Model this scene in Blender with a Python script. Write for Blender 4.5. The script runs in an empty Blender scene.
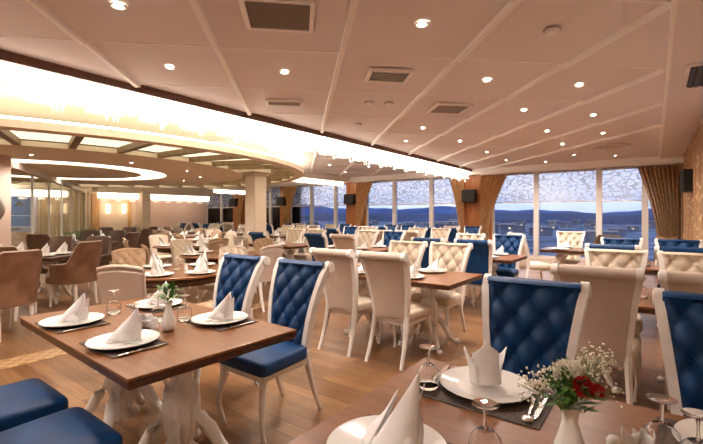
import bpy, bmesh, math, random
from math import sin, cos, pi, radians, sqrt
from mathutils import Vector, Matrix
S = bpy.context.scene
COL = S.collection
random.seed(7)

# ------------------------------------------------------------------ camera, world, exposure
TH = radians(36.5); CT, ST = cos(TH), sin(TH); EYE = 1.39; F = 410.0
cam = bpy.data.cameras.new('camera'); camo = bpy.data.objects.new('camera', cam); COL.objects.link(camo)
camo.location = (0, 0, EYE); camo.rotation_euler = (pi/2, 0, TH)
cam.sensor_width = 36; cam.lens = F/703*36; cam.shift_y = -7/703; cam.clip_start = .05; cam.clip_end = 5000
S.camera = camo
S.view_settings.view_transform = 'Standard'; S.view_settings.look = 'None'
S.view_settings.exposure = 1.32; S.view_settings.gamma = 1; S.view_settings.use_curve_mapping = False
S.cycles.use_denoising = True; S.cycles.max_bounces = 8; S.cycles.diffuse_bounces = 5
S.cycles.glossy_bounces = 4; S.cycles.transparent_max_bounces = 16; S.cycles.caustics_reflective = False
S.cycles.caustics_refractive = False; S.cycles.sample_clamp_indirect = 4; S.cycles.blur_glossy = .5
W = bpy.data.worlds.new('dusk_sky'); S.world = W; W.use_nodes = True
wn = W.node_tree; wn.nodes.clear()
def N(nt, t, **kw):
    n = nt.nodes.new(t)
    for k, v in kw.items():
        if k in n.inputs.keys() if isinstance(k, str) else False: n.inputs[k].default_value = v
        else: setattr(n, k, v)
    return n
tc = N(wn, 'ShaderNodeTexCoord'); sep = N(wn, 'ShaderNodeSeparateXYZ')
ramp = N(wn, 'ShaderNodeValToRGB'); bg = N(wn, 'ShaderNodeBackground'); wo = N(wn, 'ShaderNodeOutputWorld')
noi = N(wn, 'ShaderNodeTexNoise'); noi.inputs['Scale'].default_value = 4; noi.inputs['Detail'].default_value = 6
mp = N(wn, 'ShaderNodeMapping'); mp.inputs['Scale'].default_value = (1, 1, 5)
mixw = N(wn, 'ShaderNodeMixRGB'); mixw.blend_type = 'MIX'
rw = N(wn, 'ShaderNodeValToRGB'); rw.color_ramp.elements[0].position = .45; rw.color_ramp.elements[1].position = .68
rw.color_ramp.elements[1].color = (.6, .6, .6, 1)
el = ramp.color_ramp.elements; el[0].position = .0; el[0].color = (.38, .47, .66, 1); el[1].position = .6; el[1].color = (.12, .22, .5, 1)
e = el.new(.07); e.color = (.74, .77, .86, 1); e = el.new(.22); e.color = (.72, .78, .92, 1)
L = wn.links
L.new(tc.outputs['Generated'], sep.inputs[0]); L.new(sep.outputs['Z'], ramp.inputs[0])
L.new(tc.outputs['Generated'], mp.inputs[0]); L.new(mp.outputs[0], noi.inputs['Vector']); L.new(noi.outputs[0], rw.inputs[0])
L.new(ramp.outputs[0], mixw.inputs[1]); mixw.inputs[2].default_value = (.9, .88, .88, 1); L.new(rw.outputs[0], mixw.inputs[0])
L.new(mixw.outputs[0], bg.inputs[0]); bg.inputs[1].default_value = .7; L.new(bg.outputs[0], wo.inputs[0])

# light levels
E_STRIP = 5.0; E_COVE = 4.5; E_FAR = 4.0; W_SPOT = 58.0; E_SCONCE = 3.0

# ------------------------------------------------------------------ helpers
def w2(r, d): return (r*CT - d*ST, r*ST + d*CT)
def P(px, py, z):
    d = F*(EYE-z)/(py-215); return w2((px-351.5)/F*d, d)
def depth(x, y): return -x*ST + y*CT
def WX(px, Y):
    t = (px-351.5)/F; return Y*(t*CT-ST)/(t*ST+CT)

def material(name, col, rough=.5, spec=.5, metal=0, emit=None, es=0, sheen=0, coat=0, trans=0, ior=1.45, alpha=1):
    m = bpy.data.materials.new(name); m.use_nodes = True
    b = m.node_tree.nodes['Principled BSDF']
    b.inputs['Base Color'].default_value = (*col, 1); b.inputs['Roughness'].default_value = rough
    b.inputs['Specular IOR Level'].default_value = spec; b.inputs['Metallic'].default_value = metal
    b.inputs['Sheen Weight'].default_value = sheen; b.inputs['Coat Weight'].default_value = coat
    b.inputs['Transmission Weight'].default_value = trans; b.inputs['IOR'].default_value = ior
    if emit: b.inputs['Emission Color'].default_value = (*emit, 1); b.inputs['Emission Strength'].default_value = es
    return m
def noise_col(m, c1, c2, scale=5, stretch=(1, 1, 1), coords='Object', detail=5, lo=.35, hi=.65, bump=0, rot=(0, 0, 0), dist=0):
    nt = m.node_tree; b = nt.nodes['Principled BSDF']
    t = N(nt, 'ShaderNodeTexCoord'); mp = N(nt, 'ShaderNodeMapping'); mp.inputs['Scale'].default_value = stretch
    mp.inputs['Rotation'].default_value = rot
    n = N(nt, 'ShaderNodeTexNoise'); n.inputs['Scale'].default_value = scale; n.inputs['Detail'].default_value = detail
    n.inputs['Distortion'].default_value = dist
    r = N(nt, 'ShaderNodeValToRGB'); r.color_ramp.elements[0].position = lo; r.color_ramp.elements[1].position = hi
    r.color_ramp.elements[0].color = (*c1, 1); r.color_ramp.elements[1].color = (*c2, 1)
    nt.links.new(t.outputs[coords], mp.inputs[0]); nt.links.new(mp.outputs[0], n.inputs['Vector'])
    nt.links.new(n.outputs[0], r.inputs[0]); nt.links.new(r.outputs[0], b.inputs['Base Color'])
    if bump:
        bp = N(nt, 'ShaderNodeBump'); bp.inputs['Strength'].default_value = bump; bp.inputs['Distance'].default_value = .01
        nt.links.new(n.outputs[0], bp.inputs['Height']); nt.links.new(bp.outputs[0], b.inputs['Normal'])
    return m
M = {}
M['blue'] = noise_col(material('blue_velvet', (.003, .04, .14), .5, .35), (.002, .033, .115), (.004, .052, .17), 9)
M['cream'] = noise_col(material('cream_fabric', (.66, .56, .45), .75, .3), (.63, .53, .42), (.69, .59, .48), 14)
M['taupe'] = noise_col(material('taupe_fabric', (.56, .46, .38), .7, .35), (.54, .44, .365), (.59, .485, .405), 6)
M['tan'] = noise_col(material('tan_fabric', (.46, .32, .20), .7, .3), (.42, .285, .18), (.50, .35, .225), 9)
M['brown'] = noise_col(material('brown_velvet', (.18, .09, .05), .5, .4), (.15, .07, .038), (.24, .125, .075), 4, dist=1)
M['darkbrown'] = noise_col(material('dark_brown_leather', (.07, .035, .02), .45), (.055, .028, .016), (.09, .045, .027), 5)
M['ivory'] = noise_col(material('ivory_lacquer', (.80, .76, .72), .35, .5), (.77, .73, .69), (.84, .80, .76), 12)
M['button'] = material('button', (.03, .03, .04), .5)
M['white'] = material('white_porcelain', (.82, .80, .77), .12, .5, coat=.4)
M['linen'] = noise_col(material('white_linen', (.80, .78, .77), .85, .2), (.76, .74, .73), (.84, .82, .81), 20, bump=.15)
M['steel'] = material('polished_steel', (.75, .73, .70), .18, .5, 1)
M['mat'] = noise_col(material('dark_placemat', (.05, .032, .022), .7), (.035, .022, .016), (.075, .05, .035), 150, (1, .2, 1))
M['leaf'] = noise_col(material('green_leaf', (.05, .16, .03), .5), (.03, .11, .02), (.12, .26, .05), 30)
M['hedge'] = noise_col(material('pale_hedge', (.12, .18, .07), .6), (.07, .12, .04), (.24, .30, .13), 10)
M['red'] = material('red_petal', (.45, .008, .015), .5)
M['petal'] = material('white_petal', (.82, .78, .66), .6)
M['stem'] = material('stem', (.16, .22, .08), .6)
M['black'] = material('black_plastic', (.015, .014, .014), .45)
M['grey'] = material('grey_grille', (.42, .36, .32), .6)
M['wallpink'] = noise_col(material('pinkish_wall_paint', (.55, .41, .34), .8), (.54, .40, .33), (.57, .43, .36), 2)
M['wallcream'] = noise_col(material('cream_wall_paint', (.66, .56, .45), .8), (.64, .54, .43), (.68, .58, .47), 2)
M['ceil'] = noise_col(material('matt_ceiling_paint', (.79, .74, .75), .85, .2), (.78, .73, .74), (.80, .75, .76), 1)
M['ceilwhite'] = material('cream_ceiling_paint', (.74, .66, .56), .8, .2)
M['disc'] = material('beige_ceiling_paint', (.80, .70, .56), .8, .2)
M['trim'] = material('white_trim', (.93, .90, .87), .6, .3)
M['fascia'] = material('brown_fascia', (.14, .065, .045), .5)
M['beam'] = noise_col(material('wood_beam', (.22, .14, .07), .5), (.17, .10, .05), (.27, .18, .09), 4, (8, 1, 1))
M['mullion'] = material('white_window_frame', (.72, .68, .64), .4)
M['gilt'] = noise_col(material('golden_wood', (.55, .33, .13), .4), (.45, .25, .09), (.62, .40, .18), 6, (1, 1, .2))
M['mirror'] = material('grey_round_glass', (.16, .16, .19), .2, .5)
M['signrim'] = material('pale_metal', (.5, .46, .44), .3, .5, .6)
M['water'] = M['white']
M['orange'] = noise_col(material('orange_wood_panel', (.42, .15, .045), .35), (.36, .12, .035), (.50, .20, .065), 3, (6, 6, .6))

def emissive(name, col, s):
    m = bpy.data.materials.new(name); m.use_nodes = True; nt = m.node_tree; nt.nodes.clear()
    e = N(nt, 'ShaderNodeEmission'); o = N(nt, 'ShaderNodeOutputMaterial')
    e.inputs[0].default_value = (*col, 1); e.inputs[1].default_value = s; nt.links.new(e.outputs[0], o.inputs[0]); return m
M['cove_glow_sheet'] = emissive('added_cove_glow', (1, .84, .56), .62)  # emission stands in for cove light on the recess above the beams
M['cove_inner'] = emissive('warm_cove_light_inner', (1, .84, .60), 24.0)
M['led'] = emissive('warm_led_strip', (1, .84, .70), E_STRIP)
M['cove'] = emissive('warm_cove_light', (1, .85, .66), E_COVE)
M['ringlight'] = emissive('ring_light', (1, .88, .74), 2.2)
M['ledfar'] = emissive('warm_led_strip_far', (1, .76, .54), E_FAR)
M['bulb'] = emissive('downlight_bulb', (1, .83, .62), 25)
M['sconce'] = emissive('sconce_glow', (1, .72, .42), E_SCONCE)

def wood(name, c1, c2, c3, rough=.32):
    m = material(name, c2, rough, .4, coat=.12); nt = m.node_tree; b = nt.nodes['Principled BSDF']
    b.inputs['Coat Roughness'].default_value = .12
    t = N(nt, 'ShaderNodeTexCoord'); mp = N(nt, 'ShaderNodeMapping'); mp.inputs['Scale'].default_value = (1.2, 14, 14)
    n = N(nt, 'ShaderNodeTexNoise'); n.inputs['Scale'].default_value = 2.2; n.inputs['Detail'].default_value = 7; n.inputs['Distortion'].default_value = .6
    r = N(nt, 'ShaderNodeValToRGB'); r.color_ramp.elements[0].position = .3; r.color_ramp.elements[0].color = (*c1, 1)
    r.color_ramp.elements[1].position = .72; r.color_ramp.elements[1].color = (*c3, 1); e = r.color_ramp.elements.new(.5); e.color = (*c2, 1)
    nt.links.new(t.outputs['Object'], mp.inputs[0]); nt.links.new(mp.outputs[0], n.inputs['Vector']); nt.links.new(n.outputs[0], r.inputs[0]); nt.links.new(r.outputs[0], b.inputs['Base Color'])
    return m
M['table'] = wood('reddish_table_wood', (.155, .056, .017), (.195, .074, .024), (.24, .096, .034))
M['tabledark'] = wood('dark_table_wood', (.06, .025, .012), (.10, .042, .02), (.14, .06, .03))
M['table'].node_tree.nodes['Principled BSDF'].inputs['Coat Roughness'].default_value = .22
M['edge'] = wood('dark_table_edge', (.05, .017, .008), (.075, .027, .012), (.11, .04, .02), .3)
def floor_mat():
    m = material('oak_plank_floor', (.3, .16, .07), .3, .5); nt = m.node_tree; b = nt.nodes['Principled BSDF']; K = nt.links
    t = N(nt, 'ShaderNodeTexCoord'); br = N(nt, 'ShaderNodeTexBrick'); br.offset = .37
    br.inputs['Scale'].default_value = 1; br.inputs['Brick Width'].default_value = 1.15; br.inputs['Row Height'].default_value = .115
    br.inputs['Mortar Size'].default_value = .0025; br.inputs['Mortar Smooth'].default_value = .2
    br.inputs['Color1'].default_value = (.145, .066, .026, 1); br.inputs['Color2'].default_value = (.27, .140, .062, 1)
    br.inputs['Mortar'].default_value = (.09, .04, .018, 1); br.inputs['Bias'].default_value = 0
    mp = N(nt, 'ShaderNodeMapping'); mp.inputs['Scale'].default_value = (1.5, 22, 1)
    n = N(nt, 'ShaderNodeTexNoise'); n.inputs['Scale'].default_value = 2; n.inputs['Detail'].default_value = 8
    mx = N(nt, 'ShaderNodeMixRGB'); mx.blend_type = 'OVERLAY'; mx.inputs[0].default_value = .55
    K.new(t.outputs['Object'], br.inputs['Vector']); K.new(t.outputs['Object'], mp.inputs[0]); K.new(mp.outputs[0], n.inputs['Vector'])
    K.new(br.outputs['Color'], mx.inputs[1]); K.new(n.outputs[0], mx.inputs[2]); K.new(mx.outputs[0], b.inputs['Base Color'])
    bp = N(nt, 'ShaderNodeBump'); bp.inputs['Strength'].default_value = .12; bp.inputs['Distance'].default_value = .004
    K.new(n.outputs[0], bp.inputs['Height']); K.new(bp.outputs[0], b.inputs['Normal'])
    return m
M['floor'] = floor_mat()
def checker_mat(name, c1, c2, s):
    m = material(name, c1, .35); nt = m.node_tree; b = nt.nodes['Principled BSDF']
    t = N(nt, 'ShaderNodeTexCoord'); c = N(nt, 'ShaderNodeTexChecker'); c.inputs['Scale'].default_value = s
    c.inputs[1].default_value = (*c1, 1); c.inputs[2].default_value = (*c2, 1)
    nt.links.new(t.outputs['Object'], c.inputs[0]); nt.links.new(c.outputs[0], b.inputs['Base Color']); return m
M['inlay'] = checker_mat('pale_parquet_inlay', (.50, .33, .17), (.36, .21, .10), 14)
def curtain_mat(name, c1, c2, trans=.25):
    m = material(name, c1, .6, .3, sheen=.3); nt = m.node_tree; b = nt.nodes['Principled BSDF']; K = nt.links
    t = N(nt, 'ShaderNodeTexCoord'); mp = N(nt, 'ShaderNodeMapping'); mp.inputs['Scale'].default_value = (5, 5, 4)
    v = N(nt, 'ShaderNodeTexVoronoi'); v.inputs['Scale'].default_value = 2.4
    r = N(nt, 'ShaderNodeValToRGB'); r.color_ramp.elements[0].position = .18; r.color_ramp.elements[0].color = (*c2, 1)
    r.color_ramp.elements[1].position = .4; r.color_ramp.elements[1].color = (*c1, 1)
    K.new(t.outputs['Object'], mp.inputs[0]); K.new(mp.outputs[0], v.inputs['Vector']); K.new(v.outputs['Distance'], r.inputs[0]); K.new(r.outputs[0], b.inputs['Base Color'])
    return m
M['gold'] = curtain_mat('gold_brown_curtain', (.52, .29, .12), (.68, .48, .27))
M['browncurtain'] = curtain_mat('brown_patterned_curtain', (.34, .18, .08), (.60, .42, .24))
M['sheer'] = material('sheer_beige_curtain', (.58, .48, .36), .8, .2)
def glass_mat(name, tint, gl=.1):
    m = bpy.data.materials.new(name); m.use_nodes = True; nt = m.node_tree; nt.nodes.clear()
    a = N(nt, 'ShaderNodeBsdfTransparent'); a.inputs[0].default_value = (*tint, 1)
    g = N(nt, 'ShaderNodeBsdfGlossy'); g.inputs['Roughness'].default_value = .02
    f = N(nt, 'ShaderNodeFresnel' if gl else 'ShaderNodeValue')
    if gl: f.inputs[0].default_value = 1.45
    else: f.outputs[0].default_value = .07
    mx = N(nt, 'ShaderNodeMixShader'); o = N(nt, 'ShaderNodeOutputMaterial')
    nt.links.new(f.outputs[0], mx.inputs[0]); nt.links.new(a.outputs[0], mx.inputs[1]); nt.links.new(g.outputs[0], mx.inputs[2]); nt.links.new(mx.outputs[0], o.inputs[0]); return m
M['pane'] = glass_mat('window_glass', (.92, .95, 1))
M['thinglass'] = glass_mat('partition_glass', (.93, .95, .92), 0)
M['goblet'] = material('clear_glass', (1, 1, 1), .02, .5, trans=1, ior=1.45)
def shade_mat():
    m = bpy.data.materials.new('lace_roller_shade'); m.use_nodes = True; nt = m.node_tree; nt.nodes.clear(); K = nt.links
    t = N(nt, 'ShaderNodeTexCoord'); mp = N(nt, 'ShaderNodeMapping'); mp.inputs['Scale'].default_value = (2.2, 2.2, 4)
    w = N(nt, 'ShaderNodeTexVoronoi'); w.feature = 'DISTANCE_TO_EDGE'; w.inputs['Scale'].default_value = 2.2
    nz = N(nt, 'ShaderNodeTexNoise'); nz.inputs['Scale'].default_value = 5; ad = N(nt, 'ShaderNodeMixRGB'); ad.blend_type = 'ADD'; ad.inputs[0].default_value = .35
    r = N(nt, 'ShaderNodeValToRGB'); r.color_ramp.elements[0].position = .03; r.color_ramp.elements[0].color = (.50, .50, .50, 1)
    r.color_ramp.elements[1].position = .09; r.color_ramp.elements[1].color = (.17, .17, .17, 1)
    tr = N(nt, 'ShaderNodeBsdfTransparent'); tr.inputs[0].default_value = (.95, .95, 1, 1)
    d = N(nt, 'ShaderNodeBsdfDiffuse'); d.inputs[0].default_value = (.8, .78, .78, 1); tl = N(nt, 'ShaderNodeBsdfTranslucent'); tl.inputs[0].default_value = (.85, .85, .85, 1)
    m1 = N(nt, 'ShaderNodeMixShader'); m1.inputs[0].default_value = .5; m2 = N(nt, 'ShaderNodeMixShader'); o = N(nt, 'ShaderNodeOutputMaterial')
    K.new(t.outputs['Object'], mp.inputs[0]); K.new(mp.outputs[0], nz.inputs['Vector']); K.new(mp.outputs[0], ad.inputs[1]); K.new(nz.outputs['Color'], ad.inputs[2])
    K.new(ad.outputs[0], w.inputs['Vector']); K.new(w.outputs['Distance'], r.inputs[0]); K.new(d.outputs[0], m1.inputs[1]); K.new(tl.outputs[0], m1.inputs[2])
    K.new(r.outputs[0], m2.inputs[0]); K.new(tr.outputs[0], m2.inputs[1]); K.new(m1.outputs[0], m2.inputs[2]); K.new(m2.outputs[0], o.inputs[0]); return m
M['shade'] = shade_mat()
def crystal_mat():
    m = bpy.data.materials.new('crystal_drop'); m.use_nodes = True; nt = m.node_tree; nt.nodes.clear(); K = nt.links
    g = N(nt, 'ShaderNodeBsdfGlossy'); g.inputs['Roughness'].default_value = .15; g.inputs[0].default_value = (1, .95, .9, 1)
    tl = N(nt, 'ShaderNodeBsdfTranslucent'); tl.inputs[0].default_value = (1, .95, .88, 1)
    tr = N(nt, 'ShaderNodeBsdfTransparent')
    m1 = N(nt, 'ShaderNodeMixShader'); m1.inputs[0].default_value = .25; m2 = N(nt, 'ShaderNodeMixShader'); m2.inputs[0].default_value = .3; o = N(nt, 'ShaderNodeOutputMaterial')
    em = N(nt, 'ShaderNodeEmission'); em.inputs[0].default_value = (1, .88, .76, 1); em.inputs[1].default_value = .35; ads = N(nt, 'ShaderNodeAddShader')  # glow put into the crystals themselves so they outshine the ceiling
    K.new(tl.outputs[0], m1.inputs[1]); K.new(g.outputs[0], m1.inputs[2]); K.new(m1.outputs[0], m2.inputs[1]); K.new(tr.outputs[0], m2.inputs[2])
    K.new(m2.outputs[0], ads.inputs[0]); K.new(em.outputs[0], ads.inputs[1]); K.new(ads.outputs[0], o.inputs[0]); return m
M['crystal'] = crystal_mat()

class MB:
    def __init__(s): s.v = []; s.f = []; s.m = []; s.cm = 0
    def box(s, x0, x1, y0, y1, z0, z1, T=None):
        b = len(s.v)
        for x, y, z in ((x0, y0, z0), (x1, y0, z0), (x1, y1, z0), (x0, y1, z0), (x0, y0, z1), (x1, y0, z1), (x1, y1, z1), (x0, y1, z1)):
            p = Vector((x, y, z)); s.v.append(T @ p if T else p)
        for f in ((3, 2, 1, 0), (4, 5, 6, 7), (0, 1, 5, 4), (1, 2, 6, 5), (2, 3, 7, 6), (3, 0, 4, 7)): s.f.append([b+i for i in f]); s.m.append(s.cm)
        return s
    def grid(s, fn, nu, nv, wrapu=False, wrapv=False, flip=False):
        b = len(s.v)
        for j in range(nv if wrapv else nv+1):
            for i in range(nu if wrapu else nu+1): s.v.append(Vector(fn(i/nu, j/nv)))
        W_ = nu if wrapu else nu+1; H_ = nv if wrapv else nv+1
        for j in range(nv):
            for i in range(nu):
                q = [b+j*W_+i, b+j*W_+(i+1) % W_, b+((j+1) % H_)*W_+(i+1) % W_, b+((j+1) % H_)*W_+i]
                s.f.append(q[::-1] if flip else q); s.m.append(s.cm)
        return s
    def lathe(s, prof, n=24, c=(0, 0, 0), flute=0, nf=10):
        m = len(prof)-1
        def fn(u, v):
            r, z = prof[round(v*m)]; a = u*2*pi; k = 1+(flute*abs(sin(a*nf/2)) if flute else 0)
            return (c[0]+r*k*cos(a), c[1]+r*k*sin(a), c[2]+z)
        return s.grid(fn, n, m, wrapu=True)
    def tube(s, pts, rad, n=8, sq=None, caps=True):
        pts = [Vector(p) for p in pts]; rad = rad if hasattr(rad, '__len__') else [rad]*len(pts)
        b = len(s.v); k = len(pts)
        for i, p in enumerate(pts):
            t = (pts[min(i+1, k-1)]-pts[max(i-1, 0)]).normalized()
            up = Vector((0, 1, 0)) if abs(t.z) > .7 else Vector((0, 0, 1))
            x = t.cross(up).normalized(); y = x.cross(t).normalized()
            for j in range(n):
                a = 2*pi*(j+.5)/n; s.v.append(p+x*cos(a)*rad[i]+y*sin(a)*rad[i]*(sq or 1))
        for i in range(k-1):
            for j in range(n):
                s.f.append([b+i*n+j, b+i*n+(j+1) % n, b+(i+1)*n+(j+1) % n, b+(i+1)*n+j]); s.m.append(s.cm)
        if caps:
            s.f.append([b+j for j in range(n)][::-1]); s.m.append(s.cm); s.f.append([b+(k-1)*n+j for j in range(n)]); s.m.append(s.cm)
        return s
    def ball(s, c, r, n=8, m=6, sc=(1, 1, 1)):
        def fn(u, v):
            a = u*2*pi; b_ = (v-.5)*pi*.998
            return (c[0]+r*sc[0]*cos(a)*cos(b_), c[1]+r*sc[1]*sin(a)*cos(b_), c[2]+r*sc[2]*sin(b_))
        return s.grid(fn, n, m, wrapu=True)
    def poly(s, pts, z0, z1, T=None):
        b = len(s.v); n = len(pts)
        for z in (z0, z1):
            for p in pts:
                q = Vector((p[0], p[1], z)); s.v.append(T @ q if T else q)
        s.f.append([b+i for i in range(n)][::-1]); s.f.append([b+n+i for i in range(n)]); s.m += [s.cm]*2
        for i in range(n): s.f.append([b+i, b+(i+1) % n, b+n+(i+1) % n, b+n+i]); s.m.append(s.cm)
        return s
    def add(s, o, T=None):
        b = len(s.v); s.v += [(T @ v if T else v) for v in o.v]; s.f += [[b+i for i in f] for f in o.f]; s.m += [s.cm]*len(o.f); return s
    def mesh(s, name, mats, smooth=None):
        me = bpy.data.meshes.new(name); me.from_pydata([tuple(v) for v in s.v], [], s.f); me.update()
        for m in (mats if isinstance(mats, (list, tuple)) else [mats]): me.materials.append(m)
        if isinstance(mats, (list, tuple)) and len(mats) > 1: me.polygons.foreach_set('material_index', s.m)
        bm = bmesh.new(); bm.from_mesh(me); bmesh.ops.remove_doubles(bm, verts=bm.verts, dist=1e-5); bmesh.ops.recalc_face_normals(bm, faces=bm.faces); bm.to_mesh(me); bm.free()
        if smooth is not None:
            me.polygons.foreach_set('use_smooth', [True]*len(me.polygons)); me.set_sharp_from_angle(angle=radians(smooth))
        return me
    def build(s, name, mat, parent=None, smooth=None, loc=None, bevel=0, solid=0, subd=0):
        o = bpy.data.objects.new(name, s.mesh(name, mat, smooth)); COL.objects.link(o)
        if parent: o.parent = parent
        if loc: o.location = loc
        if solid: q = o.modifiers.new('thick', 'SOLIDIFY'); q.thickness = solid; q.offset = 0
        if bevel: q = o.modifiers.new('bevel', 'BEVEL'); q.width = bevel; q.segments = 3; q.limit_method = 'ANGLE'
        if subd: q = o.modifiers.new('subd', 'SUBSURF'); q.levels = subd; q.render_levels = subd
        return o
def tag(o, label, cat, group=None, kind=None):
    o['label'] = label; o['category'] = cat
    if group: o['group'] = group
    if kind: o['kind'] = kind
    return o
def empty(name, loc=(0, 0, 0), rz=0):
    o = bpy.data.objects.new(name, None); COL.objects.link(o); o.location = loc; o.rotation_euler = (0, 0, rz); o.empty_display_size = .1; return o
def struct(o): o['kind'] = 'structure'; return o
def copy_tree(o, parent=None):
    c = o.copy(); COL.objects.link(c); c.parent = parent
    for ch in list(o.children): copy_tree(ch, c)
    return c
class Proto:
    "hands out the first built thing itself, then copies of it"
    def __init__(s, fn): s.fn = fn; s.root = None
    def put(s, loc, rz, label, cat, group=None):
        if s.root is None: s.root = s.fn(); o = s.root
        else: o = copy_tree(s.root)
        o.location = loc; o.rotation_euler = (0, 0, rz); tag(o, label, cat, group)
        return o

# ------------------------------------------------------------------ room
ZC = 2.84; YW = 13.0; XR = .68; XB = -19.3; TX = .12; TL = -4.65
struct(MB().box(-24, XR+.3, -4, YW+.3, -.15, 0).build('floor', M['floor']))
struct(MB().box(-5.02, -4.72, -3.8, YW-.2, 0, .004).build('trim_floor_inlay', M['inlay']))
# ceiling : saw-tooth panel rows over the tray, plain elsewhere
CA = TH + radians(7.1)                      # ceiling grid direction
a_ = Vector((-sin(CA), cos(CA))); b_ = Vector((cos(CA), sin(CA)))
def clip_line(p, d, x0, x1, y0, y1):
    lo, hi = -60, 60
    for c, q, l, h in ((p[0], d[0], x0, x1), (p[1], d[1], y0, y1)):
        if abs(q) < 1e-9:
            if c < l or c > h: return None
            continue
        s1, s2 = (l-c)/q, (h-c)/q
        if s1 > s2: s1, s2 = s2, s1
        lo, hi = max(lo, s1), min(hi, s2)
    return (lo, hi) if hi-lo > .05 else None
AS, B0 = 1.081, .365; BS, A0 = 1.143, 3.66
struct(MB().box(-24, XR+.3, -4, YW+.3, ZC+.05, ZC+.2).build('ceiling', M['ceilwhite']))
def clip_poly(poly, nx, ny, c):     # keep nx*x+ny*y <= c
    out = []
    for i in range(len(poly)):
        p, q = poly[i], poly[(i+1) % len(poly)]; dp, dq = nx*p[0]+ny*p[1]-c, nx*q[0]+ny*q[1]-c
        if dp <= 0: out.append(p)
        if (dp < 0 < dq) or (dq < 0 < dp):
            t = dp/(dp-dq); out.append((p[0]+(q[0]-p[0])*t, p[1]+(q[1]-p[1])*t))
    return out
def tray(x0, x1, y0, y1, bmin, name):
    m = MB()
    for n in range(-8, 16):
        a0 = A0+n*BS; poly = [(x0, y0), (x1, y0), (x1, y1), (x0, y1)]
        poly = clip_poly(poly, a_.x, a_.y, a0+BS)
        if len(poly) > 2: poly = clip_poly(poly, -a_.x, -a_.y, -a0)
        if len(poly) > 2: poly = clip_poly(poly, -b_.x, -b_.y, -bmin)
        if len(poly) < 3: continue
        b = len(m.v)
        for p in poly:
            t = (p[0]*a_.x+p[1]*a_.y-a0)/BS; m.v.append(Vector((p[0], p[1], ZC+(.020)*(1-t)-.0)))
        for p in poly: m.v.append(Vector((p[0], p[1], ZC+.06)))
        k = len(poly); m.f.append([b+i for i in range(k)]); m.f.append([b+k+i for i in range(k)])
        for i in range(k): m.f.append([b+i, b+(i+1) % k, b+k+(i+1) % k, b+k+i])
        m.m += [0]*(k+2)
    struct(m.build(name, M['ceil']))
    t = MB()
    for n in range(-22, 6):
        bb = B0+n*AS
        if bb < bmin-.01: continue
        p = b_*bb; r = clip_line(p, a_, x0, x1, y0, y1)
        if not r: continue
        T = Matrix.Translation((p.x, p.y, 0)) @ Matrix.Rotation(CA, 4, 'Z')
        for q in range(-8, 16):
            l0, l1 = max(r[0], A0+q*BS), min(r[1], A0+(q+1)*BS)
            if l1-l0 < .02: continue
            zz = [ZC+(.020)*(1-(l-A0-q*BS)/BS)-.012 for l in (l0, l1)]; k = len(t.v)
            for l, z in ((l0, zz[0]), (l1, zz[1])):
                for xx, dz in ((-.023, -.026), (.023, -.026), (.023, .03), (-.023, .03)): t.v.append(T @ Vector((xx, l, z+dz)))
            for f in ((0, 1, 2, 3), (7, 6, 5, 4), (0, 4, 5, 1), (1, 5, 6, 2), (2, 6, 7, 3), (3, 7, 4, 0)): t.f.append([k+i for i in f]); t.m.append(0)
    for n in range(-8, 16):
        aa = A0+n*BS; p = a_*aa; r = clip_line(p, b_, x0, x1, y0, y1)
        if not r or r[1]-max(r[0], bmin) < .1: continue
        t.box(max(r[0], bmin), r[1], -.014, 0, ZC-.006, ZC+.03, Matrix.Translation((p.x, p.y, 0)) @ Matrix.Rotation(CA, 4, 'Z'))
    return t
struct(tray(TL, TX, -3.9, YW-.25, -99, 'ceiling_panelled_tray').build('trim_ceiling_battens', M['trim']))
struct(tray(-9.5, -5.25, 5, YW-.25, -4.05, 'ceiling_panelled_tray_far').build('trim_ceiling_battens_far', M['trim']))
struct(MB().box(TX, XR+.05, -3.9, YW, ZC-.05, ZC+.06).build('ceiling_soffit_right', M['ceil']))
struct(MB().box(TX-.03, TX, -3.9, YW-.25, ZC-.06, ZC+.05).build('trim_tray_edge', M['trim']))
struct(MB().box(XB, XR, YW-.28, YW-.02, ZC-.17, ZC+.06).build('ceiling_window_header', M['trim']))
struct(MB().box(TL-.04, TL, -3.9, YW-.3, ZC-.075, ZC+.05).build('trim_trough_fascia', M['fascia']))
struct(MB().box(XR, XR+.2, -4, YW+.2, 0, ZC+.1).build('wall_right', M['wallcream']))
struct(MB().box(-24, XR+.2, -4.2, -4, 0, ZC+.1).build('wall_behind', M['wallcream']))
wl = MB(); wl.box(XB-.2, XB, 5.5, YW+.2, 0, ZC+.1); wl.box(XB-.2, XB, 1, 5.5, 0, .75); wl.box(XB-.2, XB, 1, 5.5, 2.3, ZC+.1); wl.box(XB-.2, XB, -4, 4.2, 0, ZC+.1)
struct(wl.build('wall_left', M['wallpink']))
struct(MB().box(-23, -22.8, -4, 9, 0, ZC+.1).build('wall_kitchen', material('blue_grey_kitchen_wall', (.16, .20, .27), .6)))
struct(MB().box(XB-.02, XB+.01, 5.5, 9.3, 0, ZC).build('wall_left_cream_section', M['wallcream']))
struct(MB().box(-18.6, -18.0, 7.2, YW-.3, 2.34, ZC+.06).build('ceiling_bulkhead_left', M['ceilwhite']))
struct(MB().box(-18.6, -18.0, 3.4, 6.3, 2.34, ZC+.06).build('ceiling_bulkhead_behind_glass', M['ceilwhite']))

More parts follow.
